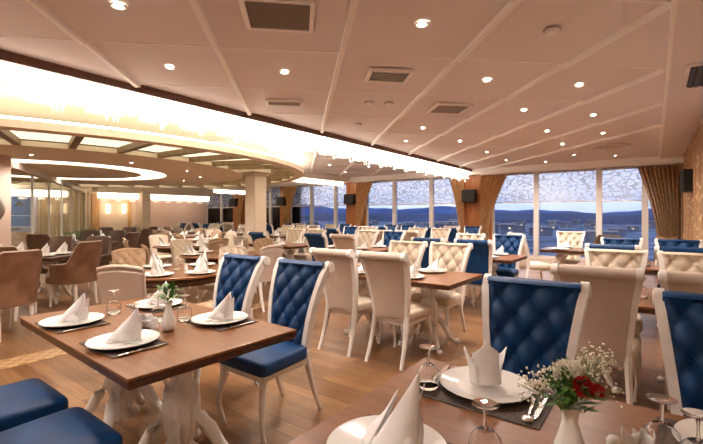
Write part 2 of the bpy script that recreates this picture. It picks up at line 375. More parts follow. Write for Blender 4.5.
# window wall
wins = [(208, 234, (221,)), (246, 281, (257, 270)), (290, 347, (311, 335)), (366, 462, (394, 431)), (492, 672, (536, 599, 645))]
piers = [(234, 246), (281, 290), (347, 366), (462, 492), (672, 692)]
ww = MB(); ww.box(XB, XR, YW, YW+.2, 0, .12); ww.box(XB, XR, YW, YW+.2, ZC-.17, ZC+.1)
struct(ww.build('wall_window_side', M['wallcream']))
for i, (p0, p1) in enumerate(piers):
    x0, x1 = WX(p0, YW), WX(p1, YW)
    if i == 4: x1 = XR
    struct(MB().box(x0, x1, YW-.06, YW+.2, .0, ZC-.17).build('wall_pier_%d' % (i+1), M['orange'] if i < 4 else M['wallcream']))
for i, (p0, p1, mul) in enumerate(wins):
    x0, x1 = WX(p0, YW) if i else XB, WX(p1, YW)
    f = MB(); zt = ZC-.17
    f.box(x0, x1, YW+.02, YW+.1, .12, .2); f.box(x0, x1, YW+.02, YW+.1, zt-.06, zt)
    for p in mul: x = WX(p, YW); f.box(x-.07, x+.07, YW, YW+.12, .2, zt-.06)
    for x in (x0+.03, x1-.03): f.box(x-.03, x+.03, YW+.02, YW+.1, .2, zt-.06)
    o = struct(f.build('window_%d' % (i+1), M['mullion']))
    MB().box(x0, x1, YW+.05, YW+.06, .2, zt-.06).build('glass_pane', M['pane'], o)
    xs = [x0+.06]+[WX(p, YW) for p in mul]+[x1-.06]
    for k in range(len(xs)-1):
        s = MB(); xa, xb = xs[k]+(.075 if k else 0), xs[k+1]-(.075 if k < len(xs)-2 else 0)
        if xb-xa < .1: continue
        s.box(xa, xb, YW-.012, YW-.010, 1.78, zt); s.build('roller_shade', M['shade'], o)
        MB().box(xa, xb, YW-.02, YW-.003, 1.75, 1.78).build('shade_bar', M['mullion'], o)

# curtains
def curtain(xa, xb, side, z0, z1, mat, label, n, y=YW-.16, axis=0, tie=.32, group=None):
    def fn(u, v):
        z = z0+(z1-z0)*v; h = (z-z0)/(z1-z0)
        k = max(0, min(1, (h-.30)/.70)); wd = tie+(1-tie)*(k**1.5) if h > .30 else tie+(.12)*((.30-h)/.3)
        uu = u*wd if side < 0 else 1-(1-u)*wd
        if side == 0: uu = u
        am = .05+.02*(1-wd) if side else .05
        off = am*sin(u*n*2*pi)+.012*sin(u*n*5+v*3)
        p = xa+(xb-xa)*uu
        return (p, y+off, z) if axis == 0 else (y+off, p, z)
    m = MB(); m.grid(fn, n*10, 24); root = empty('curtain', ((xa+xb)/2, y, z0) if axis == 0 else (y, (xa+xb)/2, z0))
    iv = Matrix.Translation(-Vector(root.location)); m.v = [iv @ v for v in m.v]
    m.build('curtain_cloth', mat, root, smooth=60, solid=.008)
    r = MB()
    if axis == 0: r.tube([(xa, y, z1+.015), (xb, y, z1+.015)], .014)
    else: r.tube([(y, xa, z1+.015), (y, xb, z1+.015)], .014)
    r.v = [iv @ v for v in r.v]; r.build('curtain_rail', M['trim'], root)
    if side:
        zt = z0+.30*(z1-z0); t = MB()
        c0 = xa if side < 0 else xb-(xb-xa)*tie; c1 = xa+(xb-xa)*tie if side < 0 else xb
        t.tube([(c0-.01, y-.06, zt+.04), ((c0+c1)/2, y-.085, zt-.02), (c1+.01, y-.06, zt+.04)], [.02, .025, .02]); t.v = [iv @ v for v in t.v]
        t.build('tieback', M['gold'], root)
    return tag(root, label, 'curtain', group)
zc1 = ZC-.20
def cx(p): return WX(p, YW-.16)
curtain(cx(237), cx(246), -1, .02, zc1, M['gold'], 'gold brown curtain farthest back, just left of the round-topped cream pillar', 5)
curtain(cx(283.5), cx(297), -1, .02, zc1, M['gold'], 'gold curtain just right of the cream pillar, tied back', 6)
curtain(cx(356), cx(373), -1, .02, zc1, M['gold'], 'gold curtain between the two middle window groups, tied back leftwards', 7)
curtain(cx(449), cx(464), 1, .02, zc1, M['gold'], 'slim gold curtain left of the wide orange wood pier', 5)
curtain(cx(479.5), cx(508), -1, .02, zc1, M['gold'], 'wide gold curtain right of the wide orange wood pier', 8)
curtain(cx(637), cx(678), 1, .02, zc1, M['browncurtain'], 'brown patterned curtain tied back at the right end of the windows', 9, tie=.5)
curtain(cx(681), XR-.1, 0, .02, zc1, M['browncurtain'], 'narrow brown curtain hanging straight in the room corner', 3)
curtain(7.0, 12.4, 0, .02, ZC-.07, M['browncurtain'], 'long brown patterned curtain hanging along the right wall', 30, y=XR-.09, axis=1)
# wall speakers
def speaker():
    r = empty('wall_speaker'); MB().box(-.22, .22, -.2, 0, -.2, .2).build('cabinet', M['black'], r, bevel=.02)
    MB().box(-.19, .19, -.212, -.2, -.17, .17).build('grille', material('speaker_mesh', (.03, .03, .03), .8), r)
    MB().box(-.03, .03, 0, .1, -.04, .04).build('bracket', M['black'], r); return r
SP = Proto(speaker)
for p, lb in ((471, 'black speaker on the widest orange wood pier'), (352, 'black speaker on the orange pier of the middle windows'), (284, 'black speaker on the pier just right of the cream pillar'), (236.5, 'black speaker on the leftmost orange wood pier')):
    SP.put((WX(p, YW-.1), YW-.16, 2.0), 0, lb, 'speaker', 'speakers on the wooden piers')
o = SP.put((XR-.09, 9.5, 2.0), -pi/2, 'black speaker mounted among the brown curtains of the right wall', 'speaker')

# ------------------------------------------------------------------ crystal troughs
def crystal_strip(x, y0, y1, ztop, zlow, mat, label, step=.038, rows=4, wave=.10, per=.55):
    root = empty('crystal_chandelier', (x, (y0+y1)/2, zlow)); cy = (y0+y1)/2
    MB().box(-.16, .16, y0-cy, y1-cy, ztop-zlow, ztop-zlow+.03).build('ceiling_channel', M['trim'], root)
    l = MB(); h = ztop-zlow
    l.box(-.03, .03, y0-cy, y1-cy, h*.55, h); l.build('light_bar', mat, root)
    c = MB(); rnd = random.Random(int(abs(x)*10)); n = int((y1-y0)/step)
    for k in range(n):
        yy = y0+(k+.5)*step
        for r in range(rows):
            xx = .07+.045*r if r % 2 == 0 else -(.05+.03*r)
            lowz = wave*(.5+.5*sin(yy*2*pi/per+r*.25))+rnd.random()*.02+(.02*r)
            z = lowz; w = .013
            xx += rnd.uniform(-.01, .01)
            # a string of bipyramid beads
            zz = h; seg = .09
            while zz-seg > z:
                b = len(c.v); c.v += [Vector((xx, yy-cy, zz))]+[Vector((xx+w*cos(q*pi/2), yy-cy+w*sin(q*pi/2), zz-seg*.55)) for q in range(4)]+[Vector((xx, yy-cy, zz-seg))]
                for q in range(4): c.f += [[b, b+1+q, b+1+(q+1) % 4], [b+5, b+1+(q+1) % 4, b+1+q]]; c.m += [0, 0]
                zz -= seg
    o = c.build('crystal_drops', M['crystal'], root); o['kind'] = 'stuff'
    return tag(root, label, 'chandelier')
crystal_strip(-4.86, -3.0, 12.55, ZC+.02, 2.39, M['led'], 'long glowing crystal chandelier band running from upper left to the windows')
crystal_strip(-9.75, 9.85, 12.6, 2.66, 2.37, M['ledfar'], 'short crystal band near the middle windows, above the middle orange pier', rows=2, step=.06)
crystal_strip(-14.3, 10.0, 12.6, 2.42, 2.16, M['ledfar'], 'short crystal band behind the cream pillar by the leftmost windows', rows=2, step=.07)
crystal_strip(-18.3, 7.3, 12.5, 2.31, 1.90, M['ledfar'], 'far crystal band hanging before the pink back wall', rows=2, step=.06)
crystal_strip(-18.3, 3.5, 6.2, 2.31, 1.90, M['ledfar'], 'far crystal band seen through the glass partition', rows=2, step=.06)
struct(MB().box(-10.0, -9.5, 9.75, YW-.3, 2.66, ZC+.06).build('ceiling_bulkhead_middle', M['ceilwhite']))
struct(MB().box(-14.6, -14.0, 9.9, YW-.3, 2.44, ZC+.06).build('ceiling_bulkhead_far', M['ceilwhite']))

# ------------------------------------------------------------------ circular ceiling feature
CX, CY = -11.74, 3.76; ZD = 2.44
def ring(r0, r1, z0, z1, n=96):
    m = MB(); pr = [(r0, z0), (r1, z0), (r1, z1), (r0, z1), (r0, z0)]
    m.grid(lambda u, v: (pr[round(v*4)][0]*cos(u*2*pi), pr[round(v*4)][0]*sin(u*2*pi), pr[round(v*4)][1]), n, 4, wrapu=True); return m
struct(ring(5.75, 6.0, ZD, ZD+.10).build('ceiling_ring_rim', M['disc'], smooth=40, loc=(CX, CY, 0)))
struct(ring(2.45, 4.4, ZD, ZD+.08).build('ceiling_ring_inner', M['disc'], smooth=40, loc=(CX, CY, 0)))
struct(MB().lathe([(0.001, ZD), (1.85, ZD), (1.85, ZD+.06), (.001, ZD+.06)], 64).build('ceiling_disc_centre', M['disc'], smooth=40, loc=(CX, CY, 0)))
struct(ring(1.8, 2.5, ZD+.13, ZD+.16).build('ceiling_ring_recess', M['ceilwhite'], smooth=40, loc=(CX, CY, 0)))
tag(ring(1.87, 2.43, ZD+.02, ZD+.04).build('ring_light', M['ringlight'], smooth=40, loc=(CX, CY, 0)), 'bright white ring light in the middle of the round ceiling', 'ceiling light')
tag(ring(4.38, 5.76, ZD+.105, ZD+.115).build('added_glow_sheet', M['cove_glow_sheet'], smooth=40, loc=(CX, CY, 0)), 'added glowing yellowish sheet standing in for cove light above the round ceiling beams', 'ceiling light')  # glowing sheet added so the beam gap looks cove-lit
tag(ring(5.80, 5.90, ZD+.12, ZD+.15).build('cove_light', M['cove'], smooth=40, loc=(CX, CY, 0)), 'warm cove light strip hidden above the rim of the round ceiling', 'ceiling light')
bm_ = MB()
for k in range(40):
    T = Matrix.Rotation(k*2*pi/40+.05, 4, 'Z'); bm_.box(4.38, 5.78, -.05, .05, ZD+.005, ZD+.10, T)
struct(bm_.build('ceiling_beams', M['beam'], loc=(CX, CY, 0)))

# pillars
def pillar(x, y, w, top, mat, cap=True):
    m = MB(); h = w/2; T = Matrix.Translation((x, y, 0))
    m.box(-h, h, -h, h, .14, top-(.16 if cap else 0), T); m.box(-h-.03, h+.03, -h-.03, h+.03, 0, .14, T)
    if cap: m.box(-h-.05, h+.05, -h-.05, h+.05, top-.16, top-.10, T); m.box(-h-.14, h+.14, -h-.14, h+.14, top-.10, top, T)
    return m.build('wall_pillar', mat, bevel=.012)
struct(pillar(-7.98, 6.78, .37, ZD+.08, M['wallcream']))
struct(pillar(-18.0, 9.06, .36, ZD, M['wallcream'], False))
struct(pillar(*w2(-6.46, 7.2), .62, ZD, M['wallpink'], False))
px_, py_ = w2(-6.03, 6.84)
rs = empty('round_wall_sign', (px_, py_, 1.5), TH)
MB().lathe([(.001, -.02), (.24, -.02), (.24, .02), (.22, .03), (.001, .03)], 32).build('rim', M['signrim'], rs, smooth=30).rotation_euler = (pi/2, 0, 0)
MB().lathe([(.001, .028), (.2, .028), (.2, .036), (.001, .036)], 32).build('face', M['mirror'], rs, smooth=30).rotation_euler = (pi/2, 0, 0)
tag(rs, 'round grey disc mounted on the pink pillar at the left edge', 'sign')

# glass partition with planter
pa, pb = Vector((-9.9, 2.4, 0)), Vector((-19.1, 7.15, 0)); dv = pb-pa; ang = math.atan2(dv.y, dv.x); PL = dv.length
gp = empty('glass_partition', pa, ang)
MB().box(0, PL, -.06, .06, ZD-.14, ZD).build('header_beam', M['ceilwhite'], gp)
MB().box(0, PL, -.03, .03, 0, .06).build('bottom_rail', M['mullion'], gp)
for k in range(7):
    MB().box(PL*k/6-.02, PL*k/6+.02, -.025, .025, .06, ZD-.14).build('post', M['mullion'], gp)
    if k < 6: MB().box(PL*k/6+.02, PL*(k+1)/6-.02, -.006, .006, .06, ZD-.14).build('glass_pane', M['thinglass'], gp)
tag(gp, 'tall clear glass partition in front of the beige pleated drapes', 'partition')
pl = empty('planter', pa+dv*.36+Vector((.12, .24, 0)), ang)
MB().box(0, PL*.6, -.16, .16, 0, .5).build('planter_box', M['ivory'], pl, bevel=.01)
hm = MB(); rnd = random.Random(3)
for k in range(2600):
    c = Vector((rnd.uniform(0, PL*.6), rnd.uniform(-.18, .18), .5+rnd.random()**.7*.33)); a = rnd.uniform(0, 6.3); s = rnd.uniform(.035, .07)
    d = Vector((cos(a), sin(a), rnd.uniform(.0, 1))).normalized()*s; q = d.cross(Vector((0, 0, 1))).normalized()*s*.4
    b = len(hm.v); hm.v += [c, c+d*.5+q, c+d, c+d*.5-q]; hm.f.append([b, b+1, b+2, b+3]); hm.m.append(0)
hm.build('foliage', M['hedge'], pl); tag(pl, 'long white planter of low pale green plants along the glass partition', 'planter')
curtain(5.55, 7.3, 0, .02, 2.38, M['sheer'], 'beige pleated drapes behind the glass partition', 12, y=XB+.12, axis=1)
# kitchen pass seen through the left opening
kc = empty('kitchen_counter', (-20.6, 4.6, 0)); MB().box(-.4, .4, -1.6, 1.4, 0, .9).build('counter_body', M['steel'], kc)
MB().box(-.45, .45, -1.65, 1.45, .9, .94).build('worktop', M['white'], kc); MB().box(-.3, .3, -1.5, 1.3, 1.35, 1.38).build('shelf', M['white'], kc)
for s in (-1.4, 0, 1.2): MB().box(-.02, .02, s-.02, s+.02, .94, 1.35).build('shelf_post', M['steel'], kc)
tag(kc, 'white and steel kitchen counter with a shelf in the blue-lit opening', 'counter')
pdx, pdy = w2(-12.05, 14.85)
pd = empty('pendant_lamp', (pdx, pdy, 1.72))
MB().lathe([(.02, .16), (.05, .14), (.09, .09), (.16, .03), (.17, 0), (.155, .0), (.08, .08), (.02, .12)], 24).build('lamp_shade', M['black'], pd, smooth=40)
MB().tube([(0, 0, .15), (0, 0, ZD-1.72+.3)], .006).build('cord', M['black'], pd); MB().ball((0, 0, .05), .045).build('bulb', M['sconce'], pd, smooth=60)
tag(pd, 'black pendant lamp with a lit bulb at the far left opening', 'lamp')
kl = bpy.data.lights.new('kitchen_tube', 'AREA'); kl.energy = 60; kl.color = (.6, .75, 1); kl.shape = 'RECTANGLE'; kl.size = 2; kl.size_y = .3
ko = bpy.data.objects.new('kitchen_ceiling_light', kl); COL.objects.link(ko); ko.location = (-21, 4.6, 2.75)
# mirror frame door and sconces
dfm = MB(); dfm.box(XB+.01, XB+.08, 7.45, 7.62, 0, 2.3); dfm.box(XB+.01, XB+.05, 7.62, 7.75, 0, 2.3); dfm.box(XB+.01, XB+.08, 8.95, 9.08, 0, 2.2)
struct(dfm.build('door_frame_gilded', M['gilt']))
def sconce():
    r = empty('wall_sconce'); MB().lathe([(.05, -.2), (.075, -.17), (.08, .17), (.05, .2)], 16).build('glass_shade', M['sconce'], r, smooth=40)
    MB().box(-.13, -.05, -.04, .04, -.1, .1).build('backplate', M['signrim'], r, bevel=.01); return r
SC = Proto(sconce)
for p, y_, lb in ((106, 8.05, 'glowing wall sconce nearer the gilded frame'), (121, 8.72, 'glowing wall sconce nearer the slim far pillar')):
    SC.put((XB+.15, y_, 1.66), 0, lb, 'wall lamp', 'sconces on the back wall')

# ------------------------------------------------------------------ ceiling fittings
def downlight():
    r = empty('downlight'); MB().lathe([(.032, .0), (.042, -.006), (.05, -.003), (.05, .004), (.032, .01)], 24).build('trim_ring', M['trim'], r, smooth=50)
    MB().lathe([(.001, -.001), (.022, -.003), (.031, .006)], 20).build('bulb', M['bulb'], r, smooth=50)
    l = bpy.data.lights.new('downlight_beam', 'SPOT'); l.energy = W_SPOT; l.color = (1, .87, .77); l.spot_size = radians(150); l.spot_blend = .9; l.shadow_soft_size = .05
    lo = bpy.data.objects.new('lamp_beam', l); COL.objects.link(lo); lo.parent = r; lo.location = (0, 0, -.02)
    return r
DL = Proto(downlight)
dls = [(422, 24), (487, 80), (524, 110), (423, 128), (460, 141), (406, 141), (487, 152), (506, 160), (579, 85), (593.5, 115), (547, 131), (603, 133), (562.6, 144), (574, 154.6), (615.4, 155.4), (545.6, 161.5), (118.5, 5.7), (169.6, 67), (284.7, 72)]
nm = ['above the front tables, nearest to the camera', 'between square vent and the middle batten', 'paired with the light beyond the middle vent', 'beyond the louvred vent, left side', 'near the glowing band, right of two', 'closest to the glowing crystal band', 'in the fourth bay toward the windows', 'in the fifth bay toward the windows', 'large and bright near the right soffit', 'second along the right soffit', 'in the middle of the right bays', 'third along the right soffit', 'above the wide gold curtain bay', 'just before the wide window header', 'last one along the right soffit', 'farthest one above the wide gold curtain', 'at the top left corner of the ceiling', 'left, close above the crystal band', 'centre left, in front of the slotted vent']
dl_tail = nm
for (x, y), t in zip(dls, nm):
    q = P(x, y, ZC); DL.put((q[0], q[1], ZC-.004), 0, 'small round lit downlight ' + t, 'downlight', 'downlights in the panelled ceiling')
for k, (x, y) in enumerate(((-2.5, -2), (-1, -.6), (-3.8, -.6), (-.6, -2.6))):  # unseen lamps added here to raise the ambient light
    DL.put((x, y, ZC-.004), 0, 'added unseen downlight behind the camera, ' + ('far left', 'right of centre', 'beside the crystal band', 'at the back right')[k], 'downlight', 'downlights in the panelled ceiling')
for k, (x, y) in enumerate(((-7.6, 9.2), (-6.4, 8.0), (-8.4, 11), (-6.9, 10.2), (-6.0, 11.6))):
    DL.put((x, y, ZC-.004), 0, 'tiny lit downlight in the far tray beyond the crystal band, ' + ('middle left', 'nearest', 'far left', 'centre', 'near the windows')[k], 'downlight', 'downlights in the far tray')
for k in range(7):
    a = radians(-80+k*28); DL.put((CX+3.3*cos(a), CY+3.3*sin(a), ZD-.003), 0, 'tiny lit downlight in the round ceiling disc, ' + ('first', 'second', 'third', 'fourth', 'fifth', 'sixth', 'last')[k]+' going from camera side to windows', 'downlight', 'downlights in the round ceiling')
for k, (x, y) in enumerate(((-17.6, 4.2), (-15.6, 2.6), (-18.2, 7.6), (-18.3, 11))):  # lamps added to brighten the dark zone beyond the partition
    DL.put((x, y, ZC+.046), 0, 'added fill downlight in the plain ceiling ' + ('above the beige drapes', 'behind the glass partition', 'before the wall sconces', 'along the pink back wall')[k], 'downlight', 'added fill downlights in the plain ceiling')
def grille(px, py, w, h, n, label, frame, slat, back, rot=CA):
    q = P(px, py, ZC); r = empty('ceiling_vent', (q[0], q[1], ZC-.006), rot)
    f = MB(); t = .035
    f.box(-w/2-t, w/2+t, -h/2-t, -h/2, -.02, .01); f.box(-w/2-t, w/2+t, h/2, h/2+t, -.02, .01); f.box(-w/2-t, -w/2, -h/2, h/2, -.02, .01); f.box(w/2, w/2+t, -h/2, h/2, -.02, .01)
    f.build('frame', frame, r, bevel=.005); MB().box(-w/2, w/2, -h/2, h/2, -.004, .004).build('backing', back, r)
    s = MB()
    for k in range(n):
        y = -h/2+h*(k+.5)/n; T = Matrix.Translation((0, y, -.012)) @ Matrix.Rotation(.7, 4, 'X'); s.box(-w/2, w/2, -h/n*.33, h/n*.33, -.002, .002, T)
    s.build('slats', slat, r); return tag(r, label, 'vent')
grille(279, 14, .44, .40, 22, 'large grey ventilation grille at the top of the ceiling', M['trim'], M['grey'], M['grey'])
grille(284.5, 102, .40, .17, 3, 'small white slotted vent next to the crystal band', M['trim'], M['trim'], M['black'], CA)
grille(388.5, 75, .38, .30, 6, 'square louvred air diffuser with dark slots', M['trim'], M['trim'], M['black'])
grille(449, 108, .42, .40, 20, 'grey mesh vent beyond the louvred diffuser', M['trim'], M['grey'], M['grey'])
grille(608, 146, .5, .5, 16, 'faint pale vent near the right end of the panelled ceiling', M['ceil'], M['ceil'], M['ceil'])
r = grille(694, 79, .8, .26, 5, 'dark slotted air outlet in the right soffit', M['ceil'], M['black'], M['black'], pi/2); r.location = (.40, 5.35, ZC-.056)
def detector():
    r = empty('smoke_detector'); MB().lathe([(.05, .0), (.055, -.012), (.04, -.03), (.001, -.034)], 20).build('cover', M['trim'], r, smooth=40)
    MB().lathe([(.058, .004), (.066, -.004), (.05, -.008)], 20).build('base', M['grey'], r, smooth=40); return r
DT = Proto(detector)
for x, y, lb in ((369, 102.5, 'small round ceiling detector below the louvred diffuser'), (389, 103, 'small round ceiling detector between diffuser and grey mesh vent'), (358, 124, 'tiny round ceiling detector close to the crystal band'), (552, 29.5, 'dark round ceiling sensor in the top right panel')):
    q = P(x, y, ZC); DT.put((q[0], q[1], ZC), 0, lb, 'detector', 'ceiling detectors')

# ------------------------------------------------------------------ chairs
def tuft(x, z, px_, pz):
    u = x/px_+z/pz; v = x/px_-z/pz
    du, dv = u-round(u), v-round(v)
    return (abs(sin(pi*u))*abs(sin(pi*v)))**.5-.45*math.exp(-(du*du+dv*dv)/.018)
def scroll_chair_meshes(H, wb, wt):
    "profile of the back in the y-z plane, from seat to rolled top"
    zs = .44; zt = H-.05; prof = []
    for k in range(15):
        t = k/14; prof.append((-.205-.045*t-.095*t**2.6, zs+(zt-zs)*t, wb+(wt-wb)*t**1.2))
    yc, zc = prof[-1][0]-.035, zt+.012
    for k in range(1, 11):
        a = radians(-20+k*25); prof.append((yc+.037*cos(a), zc+.037*sin(a), wt))
    return prof
def leg_front(sx, w=.19, d=.19, h=.42):
    pts = []; rad = []
    for k in range(11):
        t = k/10; z = h*(1-t); o = .030*sin(t*pi*1.15)-.014*sin(t*pi*2)
        if t > .85: o += (t-.85)*.12
        pts.append((sx*(w+o*.6), d+o, z+.0)); rad.append(.030-.017*min(1, t*1.25)+(.006 if t > .93 else 0))
    return MB().tube(pts, rad, 8)
def leg_back(sx, w=.17, y=-.215, h=.45, splay=.13):
    pts = []; rad = []
    for k in range(9):
        t = k/8; pts.append((sx*(w+.02*t), y-splay*t**1.6, h*(1-t))); rad.append(.027-.010*t)
    return MB().tube(pts, rad, 6)
def seat_mb(w0, w1, y0, y1, z0, z1, dome=.02):
    m = MB()
    def fn(u, v):     # superellipse-ish cushion, closed around
        a = u*2*pi; ph = (v-.5)*pi; n = .17
        def se(c): return math.copysign(abs(c)**n, c)
        r = 0 if v in (0, 1) else (1-abs(sin(ph))**3.2)**.31; yy = se(sin(a))*r; xx = se(cos(a))*r
        y = (y0+y1)/2+(y1-y0)/2*yy; k = (y-y0)/(y1-y0); w = w0+(w1-w0)*k
        z = (z0+z1)/2+(z1-z0)/2*math.copysign(abs(sin(ph))**.5, ph)
        if ph > 0: z += dome*max(0, 1-xx*xx)*max(0, 1-yy*yy)
        return (w*xx, y, z)
    return m.grid(fn, 36, 14, wrapu=True)
def scroll_chair(front, back, H=1.05, wb=.168, wt=.24, hi=True, frame='ivory', zs=.50):
    prof = scroll_chair_meshes(H, wb, wt); n = len(prof)-1
    def at(v):
        f = v*n; i = min(int(f), n-1); t = f-i; p, q = prof[i], prof[i+1]; return [p[j]+(q[j]-p[j])*t for j in range(3)]
    parts = []
    # tufted front upholstery
    m = MB()
    def fr(u, v):
        vv = v*.82; y, z, w = at(vv); x = (u*2-1)*(w-.012)
        s = tuft(x/(w/.2), z-.02, .13, .19)*.044 if vv < .66 else .044*(1-(vv-.66)*2)
        e_ = 1-min(1, (1-abs(u*2-1))*5); ed = .012*e_; s = s*(1-e_)+.022*e_ if vv < .66 else s
        k = y+.005+s-ed
        if vv > .6:
            pass
        return (x, k, z)
    m.grid(fr, 40 if hi else 12, 60 if hi else 18)
    for i in range(-3, 12):
        for j in range(-12, 4):
            z = (i-j)/2*.19+.02; xr = (i+j)/2*.13
            if not (.53 < z < H-.09): continue
            v = next((q/200 for q in range(200) if at(q/200)[1] >= z), 0); y_, z_, w_ = at(v); x = xr*w_/.2
            if abs(x) < w_-.03: m.ball((x, y_-.002, z), .010, 8, 5, (1, .6, 1))
    parts.append(('backrest', m, M[front], 70))
    # plain outer back with the roll
    m = MB()
    def bk(u, v):
        y, z, w = at(v); x = (u*2-1)*(w-.010); b = .018*(1-(u*2-1)**2) if v < .6 else 0
        if v < .6: y -= .03+b
        elif v < .72: y -= (.03)*(.72-v)/.12
        return (x, y, z)
    m.grid(bk, 10, 30)
    y0, z0, w0 = at(0); m.box(-w0+.01, w0-.01, y0-.03, y0+.006, z0-.03, z0+.02)
    parts.append(('back_panel', m, M[back], 60))
    for sx in (-1, 1):
        m = MB(); pts = []
        for i in range(n+1):
            y, z, w = prof[i]; pts.append((y, z, w))
        b = len(m.v)
        for i, (y, z, w) in enumerate(pts):
            if i < n-1 : ty, tz = pts[i+1][0]-y, pts[i+1][1]-z
            l = sqrt(ty*ty+tz*tz); ny, nz = tz/l, -ty/l
            fwd, bck = (.026, .030) if i < 15 else (.006, .018)
            if i >= 15: fwd = .008
            for dx, dn in ((-.019, fwd), (.019, fwd), (.019, -bck), (-.019, -bck)):
                m.v.append(Vector((sx*w+dx, y+ny*dn, z+nz*dn)))
        for i in range(n):
            for j in range(4): m.f.append([b+i*4+j, b+i*4+(j+1) % 4, b+i*4+4+(j+1) % 4, b+i*4+4+j]); m.m.append(0)
        m.f.append([b, b+1, b+2, b+3]); m.f.append([b+n*4+j for j in range(4)]); m.m += [0, 0]
        yc, zc = prof[14][0]-.035, prof[14][1]+.012       # scroll end disc
        c = MB().lathe([(.001, -.025), (.03, -.025), (.036, -.017), (.036, .017), (.03, .025), (.001, .025)], 16)
        m.add(c, Matrix.Translation((sx*wt, yc, zc)) @ Matrix.Rotation(pi/2, 4, 'Y'))
        parts.append(('back_stile', m, M[frame], 45))
    parts.append(('seat', seat_mb(.205, .24, -.21, .235, zs-.11, zs), M[front], 60))
    m = MB(); m.box(-.19, .19, -.20, .20, zs-.14, zs-.10); parts.append(('seat_rail', m, M[frame], 40))
    for sx in (-1, 1): parts.append(('leg', leg_front(sx, h=zs-.09), M[frame], 50))
    for sx in (-1, 1): parts.append(('leg', leg_back(sx), M[frame], 50))
    return parts
def assemble(parts, name, single=False):
    if single:
        m = MB(); mats = []
        for nme, mb, mt, sm in parts:
            if mt not in mats: mats.append(mt)
            m.cm = mats.index(mt); m.add(mb)
        return m.build(name, mats, smooth=50)
    r = empty(name)
    for nme, mb, mt, sm in parts: mb.build(nme, mt, r, smooth=sm)
    return r
def low_chair(front, back, hi=True):     # lower tufted side chair, curved top
    parts = []; H = .93
    def at(v): z = .42+(H-.42)*v; return -.20-.10*v**1.5, z, .175+.03*v
    m = MB()
    def fr(u, v):
        y, z, w = at(v); q = u*2-1; zz = z-.03*q*q*v
        return (q*w, y+.02+tuft(q*.19, z, .11, .14)*.022+.03*q*q*v, zz)
    m.grid(fr, 24 if hi else 10, 30 if hi else 12); parts.append(('backrest', m, M[front], 70))
    m = MB()
    def bk(u, v):
        y, z, w = at(min(1, v*1.02)); q = u*2-1; zz = z-.03*q*q*v+(.012 if v > .98 else 0)
        k = -.035 if v < .95 else 0.0
        return (q*(w+.004), y+k+.03*q*q*v, zz)
    m.grid(bk, 12, 20); parts.append(('back_panel', m, M[back], 60))
    for sx in (-1, 1):
        pts = []
        for k in range(12): y, z, w = at(k/11); pts.append((sx*w, y-.004+.03*(k/11), z-.03*(k/11)))
        parts.append(('back_stile', MB().tube(pts, .016, 6), M[back], 50))
    pts = []
    y, z, w = at(1)
    for k in range(13): q = k/12*2-1; pts.append((q*w, y-.008+.03*q*q, z-.03*q*q+.004))
    parts.append(('top_rail', MB().tube(pts, .019, 8), M[back], 60))
    parts.append(('seat', seat_mb(.20, .235, -.19, .235, .39, .48), M[front], 60))
    for sx in (-1, 1): parts.append(('leg', leg_front(sx, h=.40), M['ivory'], 50))
    for sx in (-1, 1): parts.append(('leg', leg_back(sx, h=.42, splay=.10), M['ivory'], 50))
    return parts
def barrel_chair(fab):
    parts = []; H = .98
    # wrap-around shell : a from -a0..a0 about the back
    def top(a):
        k = min(1, max(0, (abs(a)-.55)/.75)); k = k*k*(3-2*k); return H-(H-.66)*k-.04*max(0, abs(a)-1.3)
    def fn_in(u, v, off=0):
        a = (u*2-1)*1.9; z = .36+(top(a)-.36)*v; se = lambda c: math.copysign(abs(c)**.72, c)
        return ((.245+off)*se(sin(a))*(1+.06*v), -(.235+off)*se(cos(a))-(.10*v*v)*max(0, cos(a))**.8, z)
    m = MB(); m.grid(lambda u, v: fn_in(u, v, 0), 40, 14); m.grid(lambda u, v: fn_in(u, v, .05), 40, 14)
    m.grid(lambda u, v: [fn_in(u, 1, 0)[j]*(1-v)+fn_in(u, 1, .05)[j]*v for j in range(3)], 40, 1)
    m.grid(lambda u, v: [fn_in(u, 0, 0)[j]*(1-v)+fn_in(u, 0, .05)[j]*v for j in range(3)], 40, 1)
    for e in (0, 1): m.grid(lambda u, v: fn_in(e, v, .05*u), 1, 14)
    parts.append(('shell', m, M[fab], 50))
    pts = [Vector(fn_in(k/40, 1, .025)) for k in range(41)]
    parts.append(('piping', MB().tube(pts, .014, 6), M['taupe'] if fab == 'brown' else M['darkbrown'], 60))
    parts.append(('seat', seat_mb(.24, .26, -.22, .27, .34, .47), M[fab], 60))
    for sx in (-1, 1):
        parts.append(('leg', MB().tube([(sx*.2, .2, .36), (sx*.2, .2, .2), (sx*.205, .21, 0)], [.028, .024, .016], 8), M['ivory'], 50))
        parts.append(('leg', MB().tube([(sx*.17, -.2, .38), (sx*.175, -.22, .2), (sx*.18, -.25, 0)], [.028, .024, .017], 8), M['ivory'], 50))
    return parts
CH = {}
for key, fn in (('blue', lambda hi: scroll_chair('blue', 'blue', hi=hi)), ('cream', lambda hi: scroll_chair('cream', 'taupe', hi=hi)), ('tan', lambda hi: low_chair('cream', 'taupe', hi)), ('lowtan', lambda hi: low_chair('tan', 'tan', hi)),
                ('brown', lambda hi: barrel_chair('brown')), ('dark', lambda hi: barrel_chair('darkbrown'))):
    nm_ = 'barrel_chair' if key in ('brown', 'dark') else 'dining_chair'
    CH[key, 1] = Proto(lambda fn=fn, nm_=nm_: assemble(fn(True), nm_)); CH[key, 0] = Proto(lambda fn=fn, nm_=nm_: assemble(fn(False), nm_, True))
CDESC = {'blue': 'blue velvet dining chair', 'cream': 'cream dining chair', 'tan': 'low beige dining chair', 'lowtan': 'low tan dining chair', 'brown': 'brown velvet tub chair', 'dark': 'dark brown tub chair'}
